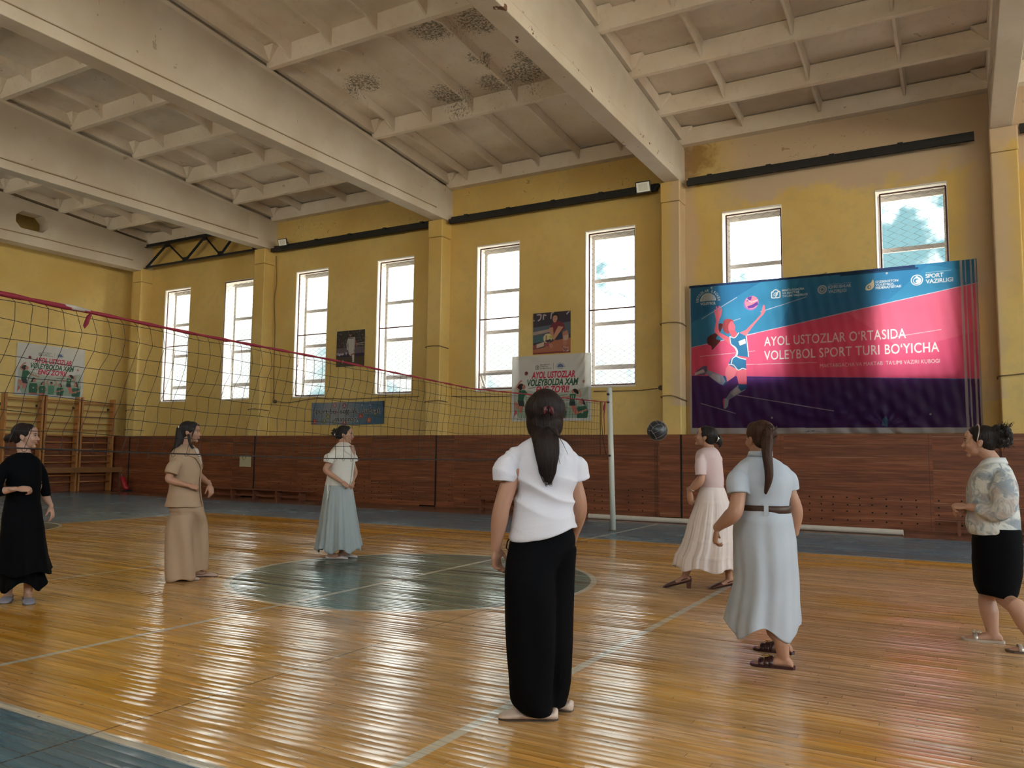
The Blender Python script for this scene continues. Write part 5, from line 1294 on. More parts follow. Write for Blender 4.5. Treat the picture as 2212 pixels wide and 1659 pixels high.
PEOPLE = {
 'main': {"P":[-1.945,3.678],"rz":0.4864,"J":{"head":[0.051,0.02,1.543],"neck":[0.054,0.0,1.409],"shL":[-0.116,-0.05,1.335],"shR":[0.199,0.05,1.324],"elL":[-0.168,-0.08,1.048],"wrL":[-0.193,-0.06,0.855],"tipL":[-0.188,-0.02,0.701],"elR":[0.242,0.08,1.054],"wrR":[0.208,0.22,0.871],"tipR":[0.134,0.34,0.793],"pel":[0.04,0.0,0.892],"hipL":[-0.03,-0.06,0.839],"hipR":[0.127,0.08,0.824],"knL":[-0.013,-0.08,0.475],"knR":[0.117,0.1,0.44],"anL":[0.051,-0.02,0.053],"toeL":[-0.135,-0.02,0.008],"anR":[0.14,0.14,0.071],"toeR":[-0.001,0.2,0.019]},"top":[[0.054,0,1.418,0.07,0.055],[0.051,0,1.376,0.135,0.085],[0.047,0,1.32,0.159,0.105],[0.056,0.0,1.236,0.158,0.125],[0.059,0.0,1.141,0.155,0.125],[0.05,0,1.046,0.157,0.12],[0.044,0,0.974,0.165,0.13],[0.041,0,0.927,0.173,0.135],[0.052,0,0.903,0.155,0.13]],"legL":[[0.043,0,0.95,0.175,0.15],[0.041,0,0.868,0.177,0.155],[-0.017,-0.05,0.745,0.13,0.15],[-0.017,-0.06,0.585,0.126,0.15],[-0.017,-0.06,0.403,0.121,0.14],[-0.014,-0.05,0.241,0.116,0.13],[-0.009,-0.03,0.1,0.111,0.12],[0.015,-0.02,0.038,0.085,0.11]],"legR":[[0.107,0.03,0.853,0.114,0.15],[0.106,0.08,0.704,0.113,0.15],[0.106,0.1,0.51,0.11,0.15],[0.103,0.12,0.317,0.112,0.14],[0.092,0.14,0.145,0.106,0.13],[0.085,0.14,0.051,0.099,0.13],[0.087,0.14,0.028,0.092,0.125]],"hair":[[0.051,-0.06,1.439,0.07,0.05],[0.057,-0.1,1.391,0.068,0.045],[0.062,-0.125,1.344,0.068,0.035],[0.065,-0.14,1.285,0.057,0.025],[0.065,-0.14,1.24,0.044,0.018],[0.067,-0.14,1.208,0.03,0.01],[0.07,-0.14,1.187,0.014,0.004]],"slL":[[-0.116,-0.05,1.335,0.062],[-0.146,-0.06,1.259,0.064],[-0.156,-0.07,1.184,0.06]],"slR":[[0.199,0.05,1.324,0.06],[0.229,0.06,1.261,0.058],[0.239,0.07,1.203,0.055]]},
 'blue': {"P":[-1.112,5.383],"rz":0.2037,"J":{"head":[-0.056,0.02,1.445],"neck":[-0.049,0.0,1.332],"shL":[-0.185,-0.08,1.256],"shR":[0.104,0.08,1.258],"elL":[-0.208,-0.2,0.97],"wrL":[-0.322,-0.12,0.869],"tipL":[-0.342,-0.1,0.78],"elR":[0.163,0.12,0.985],"wrR":[0.155,0.16,0.83],"tipR":[0.125,0.2,0.703],"pel":[-0.021,0.0,0.912],"hipL":[-0.088,-0.08,0.842],"hipR":[0.064,0.1,0.832],"knL":[0.008,-0.1,0.485],"knR":[0.029,0.2,0.439],"anL":[0.068,-0.06,0.08],"toeL":[-0.13,-0.04,-0.008],"anR":[0.075,0.35,0.078],"toeR":[-0.058,0.38,0.027]},"top":[[-0.052,0,1.336,0.058,0.06],[-0.045,0,1.296,0.131,0.09],[-0.048,0,1.242,0.173,0.12],[-0.03,0,1.181,0.176,0.14],[-0.017,0,1.113,0.161,0.14],[-0.018,0,1.041,0.145,0.135],[-0.021,0,0.992,0.141,0.135]],"skirt":[[-0.021,0,0.992,0.144,0.135],[-0.034,0,0.927,0.17,0.16],[-0.038,0.02,0.85,0.183,0.18],[-0.034,0.03,0.744,0.186,0.19],[-0.03,0.04,0.625,0.186,0.2],[-0.03,0.06,0.502,0.188,0.21],[-0.043,0.07,0.381,0.201,0.22],[-0.055,0.08,0.274,0.214,0.23],[-0.059,0.08,0.206,0.217,0.23]],"hair":[[-0.003,-0.09,1.482,0.029,0.03],[-0.006,-0.12,1.421,0.036,0.035],[-0.008,-0.15,1.348,0.031,0.035],[-0.001,-0.17,1.274,0.028,0.03],[0.001,-0.18,1.202,0.025,0.024],[-0.011,-0.18,1.143,0.019,0.015],[-0.024,-0.18,1.097,0.009,0.005]],"slL":[[-0.179,-0.08,1.25,0.07],[-0.194,-0.12,1.167,0.072],[-0.191,-0.14,1.09,0.07]],"slR":[[0.104,0.08,1.252,0.065],[0.125,0.09,1.179,0.062],[0.133,0.1,1.112,0.06]]},
 'pink': {"P":[-2.368,8.054],"rz":0.286,"J":{"head":[0.08,0.0,1.521],"neck":[0.115,0.0,1.408],"shL":[0.04,-0.14,1.332],"shR":[0.2,0.14,1.343],"elL":[0.028,-0.18,1.074],"wrL":[-0.081,-0.12,0.977],"tipL":[-0.074,-0.14,0.776],"elR":[0.001,0.2,1.062],"wrR":[-0.093,0.1,0.958],"tipR":[-0.038,0.02,0.803],"pel":[0.146,0.0,0.93],"hipL":[0.108,-0.09,0.865],"hipR":[0.193,0.09,0.857],"knL":[-0.004,-0.12,0.496],"knR":[0.262,0.08,0.485],"anL":[-0.145,-0.05,0.093],"toeL":[-0.329,-0.05,0.029],"anR":[0.3,0.03,0.074],"toeR":[0.181,0.0,-0.01]},"top":[[0.117,0,1.417,0.057,0.055],[0.103,0,1.38,0.108,0.13],[0.104,0,1.313,0.134,0.17],[0.113,0,1.234,0.138,0.16],[0.126,0,1.14,0.129,0.14],[0.137,0,1.061,0.117,0.125],[0.14,0,1.005,0.112,0.12]],"skirt":[[0.14,0,1.014,0.112,0.12],[0.139,0,0.921,0.144,0.17],[0.138,0,0.814,0.175,0.2],[0.127,0,0.674,0.212,0.23],[0.113,0,0.534,0.236,0.26],[0.098,0,0.418,0.259,0.28],[0.073,0,0.311,0.291,0.29],[0.066,0,0.205,0.302,0.3]],"hair":[[0.159,-0.0,1.559,0.05,0.05],[0.195,0.0,1.522,0.041,0.045],[0.224,0.0,1.503,0.048,0.04],[0.235,0,1.466,0.037,0.03]],"slL":[[0.036,-0.14,1.332,0.055],[0.025,-0.17,1.24,0.058],[0.029,-0.18,1.138,0.055]],"slR":[[0.2,0.14,1.334,0.055],[0.13,0.17,1.237,0.055],[0.068,0.19,1.14,0.052]]},
 'right': {"P":[0.084,6.876],"rz":-0.0122,"J":{"head":[0.025,0.0,1.453],"neck":[0.105,0.0,1.306],"shL":[0.151,-0.17,1.222],"shR":[0.12,0.17,1.23],"elL":[0.16,-0.2,0.962],"wrL":[-0.062,-0.16,0.98],"tipL":[-0.175,-0.12,0.983],"elR":[0.079,0.16,0.938],"wrR":[-0.064,0.02,0.96],"tipR":[-0.166,-0.04,0.959],"pel":[0.105,0.0,0.744],"hipL":[0.095,-0.09,0.668],"hipR":[0.112,0.09,0.652],"knL":[0.192,-0.2,0.335],"knR":[0.032,0.06,0.312],"anL":[0.328,-0.22,0.04],"toeL":[0.214,-0.24,-0.027],"anR":[0.062,0.02,0.037],"toeR":[-0.151,0.0,-0.019]},"top":[[0.112,0,1.32,0.056,0.07],[0.109,0,1.272,0.102,0.15],[0.1,0,1.218,0.137,0.19],[0.092,0,1.136,0.163,0.19],[0.089,0,1.045,0.171,0.18],[0.091,0,0.944,0.171,0.18],[0.086,0,0.86,0.175,0.18],[0.091,0,0.8,0.168,0.18],[0.098,0,0.77,0.151,0.17]],"skirt":[[0.111,0,0.827,0.149,0.17],[0.109,0,0.727,0.157,0.18],[0.106,0,0.627,0.158,0.185],[0.102,0,0.51,0.154,0.185],[0.096,0,0.407,0.14,0.18],[0.098,0,0.348,0.118,0.17]],"hair":[[0.085,0,1.555,0.044,0.075],[0.117,0,1.545,0.053,0.075],[0.135,0,1.504,0.067,0.08],[0.142,0,1.453,0.064,0.075],[0.135,0,1.395,0.046,0.06],[0.124,0,1.354,0.026,0.03]],"slL":[[0.158,-0.18,1.209,0.085],[0.165,-0.21,1.105,0.092],[0.155,-0.21,1.001,0.09],[0.097,-0.2,0.946,0.07],[0.013,-0.18,0.967,0.05],[-0.015,-0.17,0.979,0.036]],"slR":[[0.12,0.18,1.215,0.08],[0.1,0.2,1.089,0.085],[0.075,0.17,0.968,0.08],[0.013,0.1,0.938,0.06],[-0.028,0.05,0.956,0.036]]},
 'black': {"P":[-7.195,4.049],"rz":1.0582,"J":{"head":[-0.037,0.0,1.437],"neck":[-0.043,0.0,1.294],"shL":[0.067,0.06,1.228],"shR":[-0.182,-0.06,1.221],"elL":[0.13,0.12,0.92],"wrL":[0.189,0.1,0.821],"tipL":[0.222,0.06,0.665],"elR":[-0.227,-0.1,0.961],"wrR":[-0.086,-0.2,0.986],"tipR":[0.057,-0.2,0.985],"pel":[-0.037,0.0,0.8],"hipL":[0.022,0.05,0.734],"hipR":[-0.095,-0.03,0.743],"knL":[0.062,0.05,0.388],"knR":[-0.091,0.1,0.391],"anL":[0.053,-0.02,0.054],"toeL":[0.064,-0.16,-0.019],"anR":[-0.095,0.14,0.074],"toeR":[-0.105,0.06,0.039]},"top":[[-0.04,0,1.301,0.038,0.05],[-0.051,0,1.269,0.094,0.075],[-0.052,0,1.228,0.139,0.1],[-0.047,0,1.143,0.146,0.12],[-0.034,0,1.042,0.139,0.13],[-0.03,0,0.953,0.132,0.12],[-0.027,0,0.839,0.142,0.13],[-0.024,0,0.739,0.152,0.14]],"skirt":[[-0.032,0,0.88,0.145,0.13],[-0.024,0,0.739,0.157,0.15],[-0.013,0,0.598,0.166,0.17],[-0.002,0,0.458,0.177,0.19],[0.011,0,0.337,0.19,0.21],[0.021,0,0.253,0.205,0.23]],"hair":[[-0.126,0.02,1.464,0.024,0.03],[-0.148,0.03,1.447,0.034,0.04],[-0.161,0.04,1.434,0.033,0.035]],"slL":[[0.067,0.06,1.22,0.052],[0.104,0.1,1.079,0.052],[0.146,0.12,0.903,0.042]],"slR":[[-0.175,-0.06,1.213,0.055],[-0.214,-0.1,1.087,0.055],[-0.228,-0.1,0.968,0.05],[-0.166,-0.15,0.97,0.042]]},
 'beige': {"P":[-7.069,5.671],"rz":0.8947,"J":{"head":[-0.038,0.0,1.519],"neck":[-0.073,0.0,1.382],"shL":[-0.023,0.13,1.275],"shR":[-0.137,-0.13,1.257],"elL":[0.079,0.18,1.047],"wrL":[0.179,0.12,0.97],"tipL":[0.212,0.1,0.833],"elR":[-0.231,-0.2,1.031],"wrR":[-0.04,-0.2,0.974],"tipR":[0.117,-0.14,0.933],"pel":[-0.055,0.0,0.764],"hipL":[-0.016,0.09,0.685],"hipR":[-0.087,-0.09,0.699],"knL":[0.052,0.1,0.368],"knR":[-0.091,-0.1,0.394],"anL":[0.093,0.1,0.048],"toeL":[0.231,0.08,0.011],"anR":[-0.089,-0.1,0.028],"toeR":[0.037,-0.12,-0.012]},"top":[[-0.064,0,1.392,0.063,0.06],[-0.075,0,1.344,0.113,0.13],[-0.081,0,1.27,0.149,0.17],[-0.068,0,1.173,0.158,0.17],[-0.067,0,1.053,0.152,0.16],[-0.068,0,0.933,0.155,0.16],[-0.068,0,0.822,0.172,0.17],[-0.067,0,0.746,0.183,0.18]],"legL":[[-0.05,0,0.774,0.175,0.17],[-0.041,0,0.692,0.179,0.17],[0.046,0.09,0.562,0.117,0.12],[0.054,0.1,0.393,0.121,0.13],[0.063,0.1,0.223,0.123,0.14],[0.075,0.1,0.069,0.118,0.14]],"legR":[[-0.084,-0.05,0.673,0.145,0.14],[-0.09,-0.09,0.534,0.135,0.13],[-0.086,-0.1,0.347,0.135,0.14],[-0.078,-0.1,0.159,0.139,0.15],[-0.074,-0.1,0.019,0.141,0.15]],"hair":[[-0.101,0,1.537,0.04,0.07],[-0.121,0,1.464,0.045,0.075],[-0.145,0.0,1.391,0.045,0.06],[-0.171,0.0,1.333,0.038,0.03],[-0.199,0,1.303,0.022,0.01]],"slL":[[-0.023,0.14,1.275,0.055],[0.018,0.17,1.176,0.055],[0.048,0.18,1.107,0.052]],"slR":[[-0.145,-0.14,1.247,0.065],[-0.184,-0.18,1.153,0.068],[-0.203,-0.2,1.087,0.065]]},
 'white': {"P":[-6.866,7.756],"rz":0.7246,"J":{"head":[0.036,0.0,1.549],"neck":[0.011,0.0,1.437],"shL":[0.107,0.11,1.345],"shR":[-0.111,-0.11,1.33],"elL":[0.172,0.1,1.073],"wrL":[0.144,-0.02,0.971],"tipL":[0.117,-0.12,0.882],"elR":[-0.2,-0.16,1.1],"wrR":[0.007,-0.18,0.959],"tipR":[0.111,-0.14,0.889],"pel":[-0.041,0.0,0.842],"hipL":[0.012,0.08,0.779],"hipR":[-0.079,-0.08,0.788],"knL":[0.023,0.08,0.401],"knR":[-0.068,-0.08,0.416],"anL":[0.032,0.06,0.072],"toeL":[0.137,0.04,0.021],"anR":[-0.091,-0.08,0.063],"toeR":[0.079,-0.1,0.017]},"top":[[0.015,0,1.455,0.057,0.055],[0.018,0,1.409,0.116,0.12],[0.003,0,1.332,0.155,0.15],[0.003,0,1.22,0.164,0.15],[-0.003,0,1.104,0.167,0.14],[-0.019,0,0.987,0.169,0.14],[-0.031,0,0.911,0.166,0.14],[-0.027,0,0.859,0.146,0.13]],"skirt":[[-0.031,0,0.911,0.166,0.135],[-0.02,0,0.755,0.189,0.16],[-0.015,0,0.581,0.212,0.19],[-0.01,0,0.408,0.233,0.23],[-0.005,0,0.235,0.256,0.27],[-0.002,0,0.115,0.273,0.3]],"hair":[[-0.027,0,1.542,0.029,0.035],[-0.049,0,1.53,0.041,0.04],[-0.067,0,1.512,0.035,0.035]],"slL":[[0.107,0.11,1.345,0.052],[0.144,0.12,1.262,0.052],[0.163,0.12,1.203,0.05]],"slR":[[-0.122,-0.11,1.319,0.062],[-0.154,-0.14,1.249,0.062],[-0.169,-0.15,1.192,0.06]]},
}
def sleeve(D, q, grow):
    S_ = D[q]; nk = np.array(D['J']['neck']); c0 = np.array(S_[0][:3]); r0 = S_[0][3]
    out = nrm(np.array((c0[0] - nk[0], c0[1] - nk[1], 0)))
    a = c0 * .50 + nk * .50; a[2] = nk[2] - .072
    b = c0 - out * .020; b[2] = c0[2] + .006
    pts = [a, b, np.array(S_[0][:3]) + np.array((0, 0, -.030)) + out * .004] + [np.array(v[:3]) for v in S_[1:]]
    rad = [.046, r0 * .80, r0 * .92] + [v[3] for v in S_[1:]]
    return limb(pts, [v * grow for v in rad], 4, 22, cap_end=False)
def garment(name, D, mat, parent, sleeves=True, vox=.007, seed=1, amp=.004, dirs=((0, 0, 1), (1, 0, 1)), grow=1.0, extra=(), zlo=None, rings=None, sm=2, k=2.3):
    p = [zloft(rings or D['top'], 44, 3, k, True, grow)]
    if sleeves:
        for q in ('slL', 'slR'):
            p.append(sleeve(D, q, grow))
    return fuse(name, p + list(extra), vox, mat, parent, sm, creases(seed, amp, dirs, zlo=zlo))
def skirt(name, rings, mat, parent, pleats=14, amp=.05, grow=0.0, seed=2, hem=.01, n=160, k=2.1, tier=None, thick=.004, m=7, twist=.6):
    rg = np.random.default_rng(seed); ph = rg.uniform(0, 6.28, 6); kk = [pleats, pleats * 2 + 1, pleats * .5 + .5, pleats * 1.5 + .5]
    kk = [max(2, round(v)) for v in kk]
    def mod(q, t, z):
        a = amp * t ** .9 + grow * t
        w_ = .50 * np.sin(kk[0] * q + ph[0] + twist * t * np.sin(q)) + .22 * np.sin(kk[1] * q + ph[1]) + .42 * np.sin(kk[2] * q + ph[2] + t) + .2 * np.sin(kk[3] * q + ph[3] - t * .8)
        f = 1 + a * w_ + .008 * np.sin(t * 23 + q * 3)
        if tier:
            for tt in tier: f = f + .028 * np.exp(-((t - tt - .012) / .012) ** 2) + .012 * np.sin(48 * q + ph[4]) * np.clip((t - tt) * 9, 0, 1) * np.exp(-((t - tt) / .2) ** 2)
        return f, hem * t ** 6 * np.sin(kk[2] * q + ph[5])
    v, f = zloft(rings, n, m, k, False, 1.0, mod)
    g = G(); g.add(v, f); o = g.obj(name, mat, parent, True)
    s_ = o.modifiers.new('thickness', 'SOLIDIFY'); s_.thickness = thick; s_.offset = -1
    return o
def collar(name, J, R, mat, parent, r=.062, h=.035, drop=.02, open_=.7, facing=None, up=.03, fl=.02):
    """a turned-down shirt collar: an open band round the neck"""
    c = np.array(J['neck']) + np.array((0, 0, up)); f = nrm((facing[0], facing[1], 0)); s_ = np.array([f[1], -f[0], 0]); g = G(); N = 26; rings = []
    for i in range(N + 1):
        a = open_ / 2 + (2 * math.pi - open_) * i / N
        dd = f * math.cos(a) + s_ * math.sin(a); fr = max(0.0, math.cos(a)) ** 2
        top = c + dd * r + np.array((0, 0, -.035 * fr)); mid = c + dd * (r + .010) + np.array((0, 0, .004 - .035 * fr)); low = c + dd * (r + fl + .035 * fr) + np.array((0, 0, -h - drop * fr * 2))
        rings.append([top, mid, low])
    for q in rings:
        g.v += [tuple(p) for p in q]; g.k += 3
    for i in range(N):
        for j in range(2): g.f.append((i * 3 + j, i * 3 + 3 + j, i * 3 + 4 + j, i * 3 + 1 + j)); g.m.append(0)
    o = g.obj(name, mat, parent, True); m_ = o.modifiers.new('thickness', 'SOLIDIFY'); m_.thickness = .004
    return o
def flat_shoe(an, toe, mat, parent, k=1.04, sole=None, lift=0.0, pitch=0.0, open_from=-.05, open_to=.075, name='shoe', h=.62, heel_back=True):
    """a low slip-on: foot-shaped hull with the instep left open"""
    an = np.array(an, float); d = np.array(toe, float) - an; d[2] = 0; d = nrm(d); s_ = np.array([d[1], -d[0], 0])
    prof = [(-.070, .010, .034, .006), (-.066, .026, .046, .002), (-.050, .036, .050, 0), (-.020, .039, .046, 0), (.02, .039, .042, 0), (.06, .042, .040, 0), (.085, .045, .048, 0), (.115, .048, .044, 0), (.150, .047, .034, 0), (.178, .038, .026, 0), (.196, .020, .015, .002)]
    N = 18; q = np.linspace(0, 2 * math.pi, N, endpoint=False); rings = []
    for x, hw, ht, zb in prof:
        cpt = np.array([an[0], an[1], .0 + lift]) + d * x * k
        zz = np.sin(q) * .5 + .5
        op = open_from < x < open_to
        lat = np.cos(q) * hw * k; zt = zb + zz * ht * k
        if op: zt = np.where((np.sin(q) > .2), zb + .60 * ht * k - .018 * (np.sin(q) - .2), zt)
        rings.append(cpt + np.outer(lat, s_) + np.outer(zt + pitch * x * k, (0, 0, 1.0)))
    v, f = ring_loft(rings); g = G(); g.add(v, f)
    o = g.obj(name, mat, parent, True)
    g = G(); rr_ = []
    for x, hw, ht, zb in prof:
        cpt = np.array([an[0], an[1], lift + pitch * x * k]) + d * x * k
        rr_.append([cpt - s_ * hw * k * .97 + np.array((0, 0, .0)), cpt + s_ * hw * k * .97 + np.array((0, 0, .0)), cpt + s_ * hw * k * .97 + np.array((0, 0, .005)), cpt - s_ * hw * k * .97 + np.array((0, 0, .005))])
    v, f = ring_loft([np.array(r) for r in rr_]); g.add(v, f); g.obj('sole', sole or M_SOLE, o)
    return o
def frame2(an, toe):
    an = np.array(an, float); d = np.array(toe, float) - an; d[2] = 0; d = nrm(d); return an, d, np.array([d[1], -d[0], 0])
def sandal(an, toe, mat, parent, buckle, sole=None, lift=0.0, k=1.0, straps=((.10, .048), (.135, .040), (.07, .058)), label=None, name='sandal', heel=0.0, pitch=0.0):
    an, d, s_ = frame2(an, toe); b = np.array([an[0], an[1], lift])
    prof = [(-.072, .016), (-.060, .034), (-.02, .038), (.05, .040), (.11, .050), (.16, .048), (.19, .034), (.203, .014)]
    g = G(); rr_ = []
    for x, hw in prof:
        c_ = b + d * x * k + np.array((0, 0, pitch * x))
        rr_.append([c_ - s_ * hw * k, c_ + s_ * hw * k, c_ + s_ * hw * k + np.array((0, 0, .016)), c_ - s_ * hw * k + np.array((0, 0, .016))])
    v, f = ring_loft([np.array(r) for r in rr_]); g.add(v, f); o = g.obj(name, sole or mat, parent)
    g = G()
    for x, ht in straps:
        P0, P1 = [], []
        for i in range(9):
            a = math.pi * i / 8; q_ = b + d * x * k + s_ * math.cos(a) * .049 * k + np.array((0, 0, .012 + math.sin(a) * ht + pitch * x))
            P0.append(q_ - d * .013); P1.append(q_ + d * .013)
        vs = P0 + P1; fs = [(i, i + 1, 10 + i, 9 + i) for i in range(8)]
        g.add(vs, fs)
    st = g.obj('strap', mat, o, True); m_ = st.modifiers.new('thickness', 'SOLIDIFY'); m_.thickness = .004; m_.offset = 1
    if buckle:
        g = G(); c_ = b + d * .105 * k + np.array((0, 0, .066)); n_ = 14
        g.tube([c_ + d * .026 * math.cos(2 * math.pi * i / n_) + s_ * .019 * math.sin(2 * math.pi * i / n_) for i in range(n_ + 1)], .0032, 6, caps=False)
        g.obj('buckle', buckle, o, True)
    return o
M_SOLE = plain('dark_sole', (.10, .065, .045), .6)
def chest(D, f, phi, z, off):
    T_ = np.array(sorted(D['top'], key=lambda q: q[2])); cx, cy, a, b = (np.interp(z, T_[:, 2], T_[:, j]) for j in (0, 1, 3, 4))
    f = nrm((f[0], f[1], 0)); s_ = np.array([f[1], -f[0], 0]); d = f * math.cos(phi) + s_ * math.sin(phi); k = 2.3
    rr_ = 1.0 / (abs(d[0] / a) ** k + abs(d[1] / b) ** k) ** (1 / k)
    return (cx + d[0] * (rr_ + off), cy + d[1] * (rr_ + off), z)
def flap(name, D, f, z0, z1, inner, outer, off, mat, parent, n=12, thick=.004):
    g = G()
    for i in range(n + 1):
        t = i / n; z = z0 + (z1 - z0) * t; a0, a1 = np.interp(t, *zip(*inner)), np.interp(t, *zip(*outer))
        for j in range(5): g.v.append(chest(D, f, a0 + (a1 - a0) * j / 4, z, off)); g.k += 1
    for i in range(n):
        for j in range(4): g.f.append((i * 5 + j, i * 5 + j + 1, i * 5 + 6 + j, i * 5 + 5 + j)); g.m.append(0)
    o = g.obj(name, mat, parent, True); m_ = o.modifiers.new('thickness', 'SOLIDIFY'); m_.thickness = thick; m_.offset = 0
    return o
# --- 1. the woman in front, seen from behind
M_TEE = cloth_mat('white_jersey', (.71, .70, .79), .9, .0005, .03)
M_BLK = cloth_mat('black_crepe', (.0028, .0028, .0040), .8, .0006, .3)
M_BLK.node_tree.nodes['Principled BSDF'].inputs['Specular IOR Level'].default_value = .08
root, body, D, J, R, at = person('main', 'woman seen from behind in a white T-shirt and wide black trousers, nearest the camera', SK_B, 1.05, 1.12, (-.12, 1, 0), 1.06, (.8, -.5, 0), (-.8, .3, 0), (.55, .5), vox=.0048)
def tee_folds(co, nr):
    z, x, y = co[:, 2], co[:, 0], co[:, 1]
    w_ = np.exp(-((z - 1.13) / .12) ** 2)
    s_ = .0085 * w_ * (1 - 2 * np.abs(np.sin(26 * (z + .30 * x + .03 * np.sin(9 * x)) + 1.1)))
    s_ += .005 * w_ * np.sin(38 * (z - .20 * x) + 2 * np.sin(6 * x))
    for sx, sz in ((-.12, 1.33), (.15, 1.33)):
        r = np.hypot(x - sx, z - sz); a = np.arctan2(z - sz, x - sx)
        s_ += .0022 * np.exp(-(r / .13) ** 2) * np.sin(a * 5 + r * 8)
    s_ += .0035 * np.sin(14 * x + 20 * z) * np.exp(-((z - 1.0) / .08) ** 2)
    out = co + nr * s_[:, None]
    low = np.clip((1.10 - out[:, 2]) / .14, 0, 1)
    out[:, 2] -= low * (.042 * np.cos(np.clip(out[:, 0] / .19, -1, 1) * 1.57) - .035 - .10 * np.clip(out[:, 0], -.2, .2) + .03 * (out[:, 0] < 0) * np.abs(out[:, 0]) / .17)
    return out
D['top'] = D['top'][:-1] + [[D['top'][-1][0], 0, D['top'][-1][2], D['top'][-2][3] * 1.0, .148]]; D['top'][-2][4] = .148; D['top'][-3][4] = .14
D['top'][-1][3] *= 1.02
for r_, kx in ((0, .88), (1, .95)): D['legL'][r_][3] *= kx; D['legL'][r_][4] = .118 + .02 * r_
p = [zloft(D['top'], 52, 3, 2.4, True, 1.0)]
for q in ('slL', 'slR'): p.append(sleeve(D, q, 1.0))
shirt = fuse('t_shirt', p, .006, M_TEE, root, 3, tee_folds)
p = [zloft(D['legL'], 40, 4, 2.6, True), zloft(D['legR'], 40, 4, 2.6, True)]
def tr_folds(co, nr):
    s_ = .006 * np.sin(30 * co[:, 0] + 5 * np.sin(3 * co[:, 2])) + .004 * np.sin(17 * co[:, 0] + 9 * co[:, 1] + 4 * co[:, 2]) 
    return co + nr * (s_ * np.clip((1.05 - co[:, 2]) / .4, 0, 1))[:, None]
trous = fuse('trousers', p, .009, M_BLK, root, 2, tr_folds)
g = G(); hx = np.array(D['legL'][0]); sx, sy, sz = hx[0] - hx[3] - .008, -.03, hx[2] - .06
g.tube([(sx + .01, sy, sz + .02), (sx - .015, sy - .01, sz - .005), (sx - .022, sy - .01, sz - .04), (sx - .002, sy, sz - .06), (sx - .01, sy - .01, sz - .2), (sx - .004, sy - .01, sz - .29)], .0032, 6)
g.tube([(sx + .01, sy, sz + .02), (sx + .008, sy - .02, sz - .02), (sx - .002, sy, sz - .06), (sx + .004, sy - .02, sz - .16), (sx - .002, sy - .01, sz - .25)], .0032, 6)
g.obj('drawstring', M_BLK, trous, True)
M_CREAM = plain('cream_leather', (.62, .50, .44), .45)
sh_ = flat_shoe(J['anL'], J['toeL'], M_CREAM, root, 1.13)
an, d, s_ = frame2(J['anL'], J['toeL']); b = np.array([an[0], an[1], .066]) + d * .125
g = G()
for e in (-1, 1): v, f = ellip(b + s_ * e * .020, (.026, .016, .010)); g.add(v, f)
v, f = ellip(b + np.array((0, 0, .006)), (.010, .009, .008)); g.add(v, f); g.obj('bow', M_CREAM, sh_, True)
flat_shoe(J['anR'], J['toeR'], M_CREAM, root, 1.10)
hr = D['hair']
p = hair_cap(at, R, 1.09) + [ellip(at(-.040, -.028, .020), (.066, .080, .078), R), ellip(at(.040, -.028, .020), (.066, .080, .078), R)] + [ellip(at(0, -.050, -.045), (.083, .058, .075), R), ellip(at(-.055, -.012, -.04), (.040, .055, .085), R), ellip(at(.055, -.012, -.04), (.040, .055, .085), R)] + sheet_hair(hr, 5, 10)
hair = fuse('hair', p, .006, H_DEEP, body, 2)
rg = np.random.default_rng(4); P_ = []
for i in range(34):
    a = rg.uniform(-1, 1); j0 = 1; pts = []
    for j, (cx, cy, z, A, B) in enumerate(hr):
        w_ = A * (a * .98 + rg.uniform(-.03, .03)); pts.append((cx + w_ + (.0 if j < 4 else rg.uniform(-.006, .006)), cy - B * math.sqrt(max(0, 1 - a * a)) * .95 - .004, z - rg.uniform(0, .02) * (j == len(hr) - 1)))
    P_.append(pts)
for (x0, z0, x1, z1) in ((.085, 1.47, .17, 1.33), (.08, 1.45, .13, 1.28), (.07, 1.44, .21, 1.37), (.05, 1.36, .10, 1.24)):
    P_.append([(x0 * .8, -.10, z0), ((x0 + x1) / 2, -.13, (z0 + z1) / 2 + .01), (x1, -.115, z1)])
strands(P_, .0028, 'loose_strands', H_DEEP, hair)
g = G(); cc = at(0, -.128, .018)
for e in (-1, 1):
    g.tube([cc + R @ np.array((e * .006, 0, .010)), cc + R @ np.array((e * .018, -.014, .0)), cc + R @ np.array((e * .022, -.010, -.022)), cc + R @ np.array((e * .014, .004, -.034))], [.006, .008, .008, .004], 8)
    g.tube([cc + R @ np.array((e * .010, -.002, .004)), cc + R @ np.array((e * .008, -.016, -.010)), cc + R @ np.array((e * .010, .000, -.026))], .005, 6)
g.obj('claw_clip', plain('dark_red_plastic', (.085, .015, .020), .4), hair, True)
g = G(); wr, tp = np.array(J['wrL']), np.array(J['tipL']); q = wr + (tp - wr) * .62
g.tube([q + np.array((.0115 * math.cos(a) - .014, .0115 * math.sin(a) - .01, 0)) for a in np.linspace(0, 6.3, 12)], .0022, 5, caps=False); g.obj('ring', M_GOLD, body, True)
